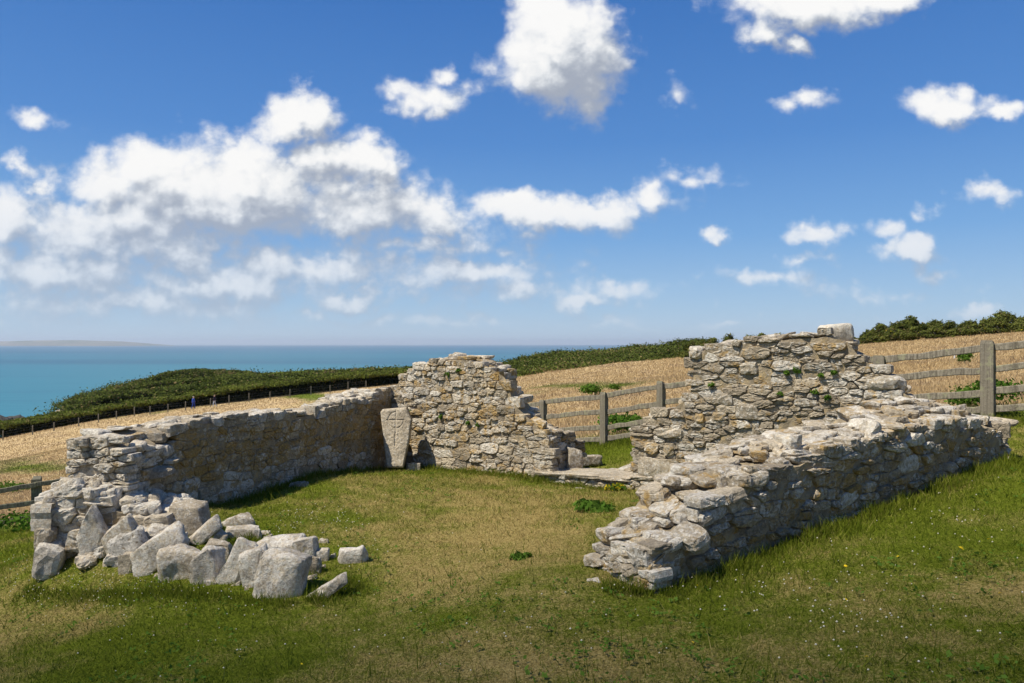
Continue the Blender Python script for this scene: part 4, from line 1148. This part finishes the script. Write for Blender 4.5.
# broad-leaved plants
def herb(name, label, px, py, d0, d1, hgt, wid, n, yellow=0.0, cat='plant', mat=None, size=.05, group=None, base=None, tone=.5, bare=.0):
    p = ground_hit(px, py, d0, d1) if base is None else np.array(base)
    rs = np.random.default_rng(int(px * 7 + py)); L = Leaves()
    nb = max(4, int(wid / hgt * 3.2)); m = max(2 * n // nb, 14)
    for k in range(nb):
        L.ball(p + np.array([rs.uniform(-.4, .4) * wid, rs.uniform(-.2, .2) * wid, hgt * rs.uniform(.25, .7)]), (wid * .4, wid * .35, hgt * .4), m, size, rs, (tone, .3), bare=bare, yellow=yellow)
    o = L.build(name, mat or M_herb, p); tag(o, label, cat, group); return o
herb('dock_plant', 'dark green leafy dock growing in the dry turf inside the ruin', 596, 512, 4, 14, .10, .30, 150, size=.045)
herb('dock_plant', 'small green weed in the turf left of the low wall end', 522, 560, 3, 12, .05, .12, 50, size=.03)
herb('ragwort_plant', 'yellow flowering plant at the foot of the lichened wall', 453, 469, 8, 14, .14, .45, 260, yellow=.35, size=.03)
herb('ragwort_plant', 'single yellow flower with green leaves below the doorway sill', 617, 492, 6, 13, .10, .22, 90, yellow=.25, size=.025)
herb('dock_plant', 'bright green leaves at the foot of the tallest wall by the sill', 629, 488, 6, 13, .12, .2, 80, size=.03)
herb('nettle_plant', 'green weeds at the foot of the carved cross slab', 398, 467, 8, 14, .16, .28, 140, size=.025)
herb('bramble_bush', 'round green bush in the dry field behind the doorway gap', 586, 397, 18, 60, .55, 1.0, 420, size=.07, cat='bush')
herb('bramble_bush', 'lone green bush in the dry field near the skyline gorse', 965, 363, 18, 60, .42, .62, 380, size=.05, cat='bush')
herb('bramble_bush', 'small green sprig in the field left of the fence post', 616, 393, 18, 60, .4, .45, 160, size=.05, cat='bush')
herb('nettle_plant', 'dark green nettles under the fence rails behind the doorway', 628, 432, 10, 30, .35, 1.0, 700, size=.05, tone=.3)
herb('nettle_plant', 'tall green weeds around the thick fence post', 1000, 408, 8, 20, .4, .8, 420, size=.035, tone=.45)
herb('nettle_plant', 'green weeds along the fence left of the thick post', 962, 408, 8, 20, .32, .45, 240, size=.035, tone=.5)
herb('nettle_plant', 'dark weeds at the foot of the shaded left fence post', 40, 528, 9, 16, .25, 1.3, 500, size=.04, tone=.15)
herb('nettle_plant', 'green weeds on the fence line below the field at left', 12, 493, 14, 30, .4, 1.2, 300, size=.05, tone=.5)
for px, py, lab in ((788, 376, 0), (796, 374, 0), (822, 379, 0), (712, 388, 0), (781, 398, 0), (815, 396, 0), (828, 401, 0), (834, 376, 0)):
    y = tw.xy(tw.s_at(px), 0)[1] - .02
    herb('wall_fern', 'tiny green fern rooted in a joint of the tallest wall', px, py, 0, 0, .07, .07, 40, size=.018, group='ferns in the joints of the tallest wall', base=P(px, py, y))
for px, py in ((448, 378), (459, 373), (441, 420), (468, 427), (478, 428), (409, 416)):
    y = fw.xy(fw.s_at(px), 0)[1] - .02
    herb('wall_fern', 'tiny green fern rooted in a joint of the peaked lichened wall', px, py, 0, 0, .09, .07, 40, size=.02, group='ferns in the joints of the peaked wall', base=P(px, py, y))

# ------------------------------------------------------------------ two far walkers
def person(label, px, py, top_m, leg_m, hair_m, yaw, h=1.68):
    foot = ground_hit(px, py, 70, 125)
    skin = plain_mat('skin_tone', (.45, .28, .2))
    J_ = {'pel': (0, 0, .92), 'ch': (0, .02, 1.25), 'nk': (0, .02, 1.44), 'hd': (0, -.01, 1.52), 'cr': (0, -.01, 1.66),
          'sl': (.17, .02, 1.38), 'el': (.24, .05, 1.10), 'wl': (.22, -.12, .90), 'sr': (-.17, .02, 1.38), 'er': (-.24, .0, 1.10), 'wr': (-.24, .10, .88),
          'hl': (.09, 0, .88), 'kl': (.10, -.12, .50), 'al': (.10, -.10, .09), 'tl': (.10, -.25, .04), 'hr': (-.09, 0, .88), 'kr': (-.10, .06, .48), 'ar': (-.10, .25, .12), 'tr': (-.10, .12, .03)}
    Rad = {'pel': .14, 'ch': .15, 'nk': .06, 'hd': .085, 'cr': .075, 'sl': .07, 'el': .05, 'wl': .035, 'sr': .07, 'er': .05, 'wr': .035, 'hl': .10, 'kl': .07, 'al': .05, 'tl': .04, 'hr': .10, 'kr': .07, 'ar': .05, 'tr': .04}
    E = [('pel', 'ch'), ('ch', 'nk'), ('nk', 'hd'), ('hd', 'cr'), ('ch', 'sl'), ('sl', 'el'), ('el', 'wl'), ('ch', 'sr'), ('sr', 'er'), ('er', 'wr'), ('pel', 'hl'), ('hl', 'kl'), ('kl', 'al'), ('al', 'tl'), ('pel', 'hr'), ('hr', 'kr'), ('kr', 'ar'), ('ar', 'tr')]
    ks = list(J_); me = bpy.data.meshes.new('person_base'); me.from_pydata([J_[k] for k in ks], [(ks.index(a), ks.index(b)) for a, b in E], [])
    o = bpy.data.objects.new('person', me); COL.objects.link(o)
    sk = o.modifiers.new('skin', 'SKIN'); sk.use_smooth_shade = True
    for k, v in zip(ks, me.skin_vertices[0].data): v.radius = (Rad[k], Rad[k]); v.use_root = (k == 'pel')
    o.modifiers.new('sub', 'SUBSURF').levels = 1
    dg = bpy.context.evaluated_depsgraph_get(); ev = o.evaluated_get(dg); m2 = bpy.data.meshes.new_from_object(ev, depsgraph=dg)
    o.modifiers.clear(); o.data = m2
    for m in (top_m, leg_m, skin): m2.materials.append(m)
    for p in m2.polygons:
        z = p.center[2]; p.material_index = 2 if z > 1.45 or (abs(p.center[0]) > .17 and z < .95 and z > .8) else (0 if z > .9 else 1)
        p.use_smooth = True
    o.location = tuple(foot); o.rotation_euler = (0, 0, yaw); o.scale = (h / 1.7,) * 3
    tag(o, label, 'person', 'two walkers beyond the field')
    V, Fc = rock_mesh(.19, .21, .15, 5, n=20, box=2, sub=1); hd = mesh_obj('hair', V + (0, .02, 1.68), Fc, hair_m, o, smooth=True)
person('walker in a blue jacket and trousers beside the far hedge', 193.5, 409, plain_mat('jacket_blue', (.04, .09, .42)), plain_mat('trousers_blue', (.03, .06, .3)), plain_mat('hair_grey', (.4, .36, .3)), R(70))
person('walker in a dark top and pale trousers beside the far hedge', 214.5, 407, plain_mat('top_dark', (.02, .015, .035)), plain_mat('trousers_pale', (.42, .45, .52)), plain_mat('hair_fair', (.3, .25, .18)), R(-100), 1.6)

# ------------------------------------------------------------------ sky
SUN_EL, SUN_AZ = 57.5, -117.0       # degrees; azimuth measured from the view axis (+Y), clockwise
def build_sky():
    w = bpy.data.worlds.new('World'); scene.world = w; w.use_nodes = True
    nt = w.node_tree; nt.nodes.clear()
    out = nt.nodes.new('ShaderNodeOutputWorld')
    sky = N(nt, 'ShaderNodeTexSky', sky_type='NISHITA', sun_disc=False, sun_elevation=R(SUN_EL), sun_rotation=R(SUN_AZ), altitude=60, air_density=1.0, dust_density=.25, ozone_density=3.0)
    hsv = N(nt, 'ShaderNodeHueSaturation', ins={'Saturation': 1.18, 'Value': 1.0, 'Color': sky.outputs[0]})
    tc = N(nt, 'ShaderNodeTexCoord').outputs['Generated']
    sp = N(nt, 'ShaderNodeSeparateXYZ', ins={0: tc})
    # clear maritime air: bluer towards the horizon than the plain sky model gives
    grad = ramp(nt, sp.outputs[2], [(0, (.46, .62, .80)), (.05, (.34, .53, .77)), (.14, (.175, .385, .73)), (.26, (.085, .255, .63)), (.42, (.045, .175, .52)), (1, (.03, .11, .38))])
    nish = N(nt, 'ShaderNodeVectorMath', operation='SCALE', ins={0: hsv.outputs[0], 'Scale': .085})
    bgc = mixc(nt, .8, nish.outputs[0], grad)
    bg = N(nt, 'ShaderNodeBackground', ins={'Color': bgc, 'Strength': .82})
    # cloud banks as a field over the directions of the sky
    grp = bpy.data.node_groups.new('cloud_field', 'ShaderNodeTree')
    grp.interface.new_socket('Vector', in_out='INPUT', socket_type='NodeSocketVector'); grp.interface.new_socket('Density', in_out='OUTPUT', socket_type='NodeSocketFloat')
    gi = grp.nodes.new('NodeGroupInput'); go = grp.nodes.new('NodeGroupOutput')
    vec = gi.outputs[0]
    warp = N(grp, 'ShaderNodeTexNoise', ins={'Vector': vec, 'Scale': 13.0, 'Detail': 5.0, 'Roughness': .6})
    wv = N(grp, 'ShaderNodeVectorMath', operation='SUBTRACT', ins={0: warp.outputs[1], 1: (.5, .5, .5)})
    wv = N(grp, 'ShaderNodeVectorMath', operation='SCALE', ins={0: wv.outputs[0], 'Scale': .075})
    vw = N(grp, 'ShaderNodeVectorMath', operation='ADD', ins={0: vec, 1: wv.outputs[0]}).outputs[0]
    blobs = [(235, 185, 190, 66, 1.15), (120, 225, 190, 60, .95), (360, 205, 120, 48, .95), (550, 210, 150, 26, .95), (562, 52, 84, 68, 1.35), (300, 116, 50, 34, 1.2), (335, 165, 85, 36, 1), (240, 160, 85, 40, 1), (150, 165, 80, 40, 1), (105, 190, 66, 40, 1), (372, 158, 42, 30, 1), (200, 205, 150, 44, .95), (340, 212, 120, 44, .85), (15, 222, 70, 42, .9), (80, 240, 120, 40, .85), (160, 250, 140, 40, .8),
             (440, 215, 52, 32, 1), (520, 208, 66, 28, 1), (600, 208, 55, 24, .95), (645, 203, 34, 26, 1), (60, 278, 160, 34, .9), (230, 285, 140, 24, .88), (470, 275, 120, 24, .8), (350, 298, 44, 14, .8), (615, 290, 46, 16, .7), (580, 302, 46, 12, .7), (120, 305, 230, 26, .75), (300, 268, 220, 32, .7), (430, 245, 160, 24, .55), (520, 292, 170, 17, .6), (60, 318, 220, 12, .45), (350, 318, 180, 8, .42),
             (562, 55, 78, 62, 1), (545, 18, 52, 34, 1), (590, 88, 40, 40, 1), (815, 6, 118, 36, 1), (770, 32, 40, 26, .9), (880, 0, 70, 30, 1), (800, 48, 30, 16, .8),
             (955, 106, 66, 26, .95), (962, 92, 32, 20, .9), (1004, 114, 40, 18, .8), (430, 95, 60, 24, .75), (437, 74, 24, 18, .75), (680, 95, 24, 18, .4), (800, 103, 50, 14, .5), (820, 228, 38, 19, .85), (712, 238, 22, 12, .75), (905, 248, 40, 19, .85), (890, 224, 26, 14, .5), (925, 216, 16, 14, .45),
             (798, 260, 40, 12, .6), (770, 278, 70, 12, .45), (990, 190, 50, 13, .45), (37, 188, 26, 16, .8), (35, 118, 26, 10, .3), (15, 165, 30, 12, .45), (725, 323, 34, 6, .65), (975, 312, 40, 10, .8), (690, 178, 50, 12, .3), (930, 272, 40, 12, .4), (880, 290, 120, 14, .3), (640, 325, 200, 8, .35), (460, 320, 200, 8, .4)]
    acc = None
    for cx, cy, rx, ry, st in blobs:
        s = N(grp, 'ShaderNodeVectorMath', operation='SUBTRACT', ins={0: vw, 1: ((cx - 512) / F, (HZ - cy) / F, 0)})
        s = N(grp, 'ShaderNodeVectorMath', operation='MULTIPLY', ins={0: s.outputs[0], 1: (F / rx, F / ry, 0)})
        l = N(grp, 'ShaderNodeVectorMath', operation='LENGTH', ins={0: s.outputs[0]}).outputs['Value']
        d = mth(grp, 'MULTIPLY_ADD', l, -st, st)
        acc = d if acc is None else mth(grp, 'SMOOTH_MAX', acc, d, .22)
    n1 = N(grp, 'ShaderNodeTexNoise', ins={'Vector': N(grp, 'ShaderNodeMapping', ins={0: vec, 3: (1, 1.5, 1)}).outputs[0], 'Scale': 13.0, 'Detail': 10.0, 'Roughness': .63, 'Distortion': .15}).outputs[0]
    wq = N(grp, 'ShaderNodeVectorMath', operation='SCALE', ins={0: N(grp, 'ShaderNodeVectorMath', operation='SUBTRACT', ins={0: N(grp, 'ShaderNodeTexNoise', ins={'Vector': vec, 'Scale': 40.0, 'Detail': 4.0}).outputs[1], 1: (.5, .5, .5)}).outputs[0], 'Scale': .03})
    vq = N(grp, 'ShaderNodeVectorMath', operation='ADD', ins={0: vec, 1: wq.outputs[0]}).outputs[0]
    p1 = N(grp, 'ShaderNodeTexVoronoi', feature='SMOOTH_F1', ins={'Vector': vq, 'Scale': 21.0, 'Smoothness': .35}).outputs[0]
    p2 = N(grp, 'ShaderNodeTexVoronoi', feature='SMOOTH_F1', ins={'Vector': vq, 'Scale': 52.0, 'Smoothness': .35}).outputs[0]
    puff = mth(grp, 'ADD', mth(grp, 'MULTIPLY', mth(grp, 'SUBTRACT', .45, p1), .40), mth(grp, 'MULTIPLY', mth(grp, 'SUBTRACT', .45, p2), .28))
    dens = mth(grp, 'ADD', mth(grp, 'ADD', acc, puff), mth(grp, 'MULTIPLY', mth(grp, 'SUBTRACT', n1, .5), .95))
    grp.links.new(dens, go.inputs[0])
    yy = mth(nt, 'MAXIMUM', mth(nt, 'ABSOLUTE', sp.outputs[1]), .12)
    uv = N(nt, 'ShaderNodeCombineXYZ', ins={0: mth(nt, 'DIVIDE', sp.outputs[0], yy), 1: mth(nt, 'DIVIDE', sp.outputs[2], yy), 2: 0.0}).outputs[0]
    def ev(off):
        g = nt.nodes.new('ShaderNodeGroup'); g.node_tree = grp
        nt.links.new(N(nt, 'ShaderNodeVectorMath', operation='ADD', ins={0: uv, 1: off}).outputs[0], g.inputs[0]); return g.outputs[0]
    d0 = ev((0, 0, 0)); d1 = ev((-.014, .022, 0)); d2 = ev((-.025, .06, 0))
    alpha = mth(nt, 'MULTIPLY', sstep(nt, d0, -.04, .46), mth(nt, 'ADD', .58, mth(nt, 'MULTIPLY', sstep(nt, d0, .10, .65), .42)))
    lit = mth(nt, 'ADD', mth(nt, 'MULTIPLY', mth(nt, 'SUBTRACT', d0, d1), .9), mth(nt, 'MULTIPLY', mth(nt, 'SUBTRACT', d0, d2), .55))
    lit = sstep(nt, lit, -.46, .70)
    cc = ramp(nt, lit, [(0, (.36, .40, .48)), (.35, (.55, .585, .64)), (.68, (.77, .79, .815)), (1, (.93, .925, .915))])
    # low clouds melt into the bright air over the horizon
    low = sstep(nt, sp.outputs[2], .0, .22)
    cc = mixc(nt, mth(nt, 'MULTIPLY', mth(nt, 'SUBTRACT', 1.0, low), .35), cc, (.52, .62, .76))
    cb = N(nt, 'ShaderNodeBackground', ins={'Color': cc, 'Strength': .80})
    alpha = mth(nt, 'MULTIPLY', alpha, mth(nt, 'ADD', .68, mth(nt, 'MULTIPLY', low, .32)))
    alpha = mth(nt, 'MULTIPLY', alpha, sstep(nt, sp.outputs[2], .004, .05))
    mx = N(nt, 'ShaderNodeMixShader', ins={0: alpha, 1: bg.outputs[0], 2: cb.outputs[0]})
    nt.links.new(mx.outputs[0], out.inputs[0])
    w.cycles.sampling_method = 'MANUAL'; w.cycles.sample_map_resolution = 512
build_sky()
sun = bpy.data.lights.new('sun', 'SUN'); sun.energy = 5.0; sun.angle = R(.55); sun.color = (1, .94, .83)
so = bpy.data.objects.new('sun', sun); COL.objects.link(so); so.location = (-30, 0, 40)
az, el = R(SUN_AZ), R(SUN_EL)
sd = Vector((math.sin(az) * math.cos(el), math.cos(az) * math.cos(el), math.sin(el)))
so.rotation_euler = (-sd).to_track_quat('-Z', 'Y').to_euler()

def build_shade_cloud():
    # unseen cumulus added behind the viewer to shade the nearest grass
    m = bpy.data.materials.new('shade_cloud_vapour'); m.use_nodes = True; nt = m.node_tree; nt.nodes.clear()
    out = nt.nodes.new('ShaderNodeOutputMaterial'); v = nt.nodes.new('ShaderNodeVolumeScatter')
    v.inputs['Color'].default_value = (1, 1, 1, 1); v.inputs['Density'].default_value = .12; v.inputs['Anisotropy'].default_value = .3
    nt.links.new(v.outputs[0], out.inputs['Volume'])
    bm = bmesh.new(); bmesh.ops.create_icosphere(bm, subdivisions=5, radius=1)
    for q in bm.verts:
        k = 1 + .10 * mnoise.noise(q.co * 2.2) + .05 * mnoise.noise(q.co * 5)
        q.co = Vector((q.co.x * 62 * k, q.co.y * 30 * k, q.co.z * 9 * k))
    V = np.array([q.co[:] for q in bm.verts]); Fc = [tuple(q.index for q in f.verts) for f in bm.faces]; bm.free()
    c = np.array([0, -25.7, -1.7]) + np.array(sd) * 420; a = R(-14)
    V = V @ np.array(Matrix.Rotation(a, 3, 'Z')).T
    o = mesh_obj('shade_cloud', V + c, Fc, m, smooth=True, origin=c); tag(o, kind='stuff'); o['label'] = 'unseen cumulus added behind the viewer to shade the near grass'
build_shade_cloud()
def build_haze():
    m = bpy.data.materials.new('sea_air'); m.use_nodes = True; nt = m.node_tree; nt.nodes.clear()
    out = nt.nodes.new('ShaderNodeOutputMaterial'); v = nt.nodes.new('ShaderNodeVolumePrincipled')
    v.inputs['Color'].default_value = (.82, .90, 1, 1); v.inputs['Density'].default_value = 5.5e-5; v.inputs['Anisotropy'].default_value = .2
    nt.links.new(v.outputs[0], out.inputs['Volume'])
    a = 32000.0; lo, hi = SEA_Z - 9.5, 140.0
    V = [(x, y, z) for z in (lo, hi) for x, y in ((-a, -a), (a, -a), (a, a), (-a, a))]
    o = mesh_obj('haze', V, [(3, 2, 1, 0), (4, 5, 6, 7), (0, 1, 5, 4), (1, 2, 6, 5), (2, 3, 7, 6), (3, 0, 4, 7)], m); tag(o, kind='stuff')
build_haze()

# ------------------------------------------------------------------ camera
cam = bpy.data.cameras.new('camera'); co = bpy.data.objects.new('camera', cam); COL.objects.link(co); scene.camera = co
cam.sensor_width = 36; cam.lens = 36 * F / 1024; cam.clip_start = .05; cam.clip_end = 200000
cam.shift_y = (HZ - 341.5) / 1024
co.location = (0, 0, 0); co.rotation_euler = (R(90), 0, 0)
vs = scene.view_settings; scene.display_settings.display_device = 'sRGB'
vs.view_transform = 'Standard'; vs.look = 'None'; vs.exposure = .38; vs.gamma = 1
scene.cycles.max_bounces = 6; scene.cycles.diffuse_bounces = 3; scene.cycles.transparent_max_bounces = 8
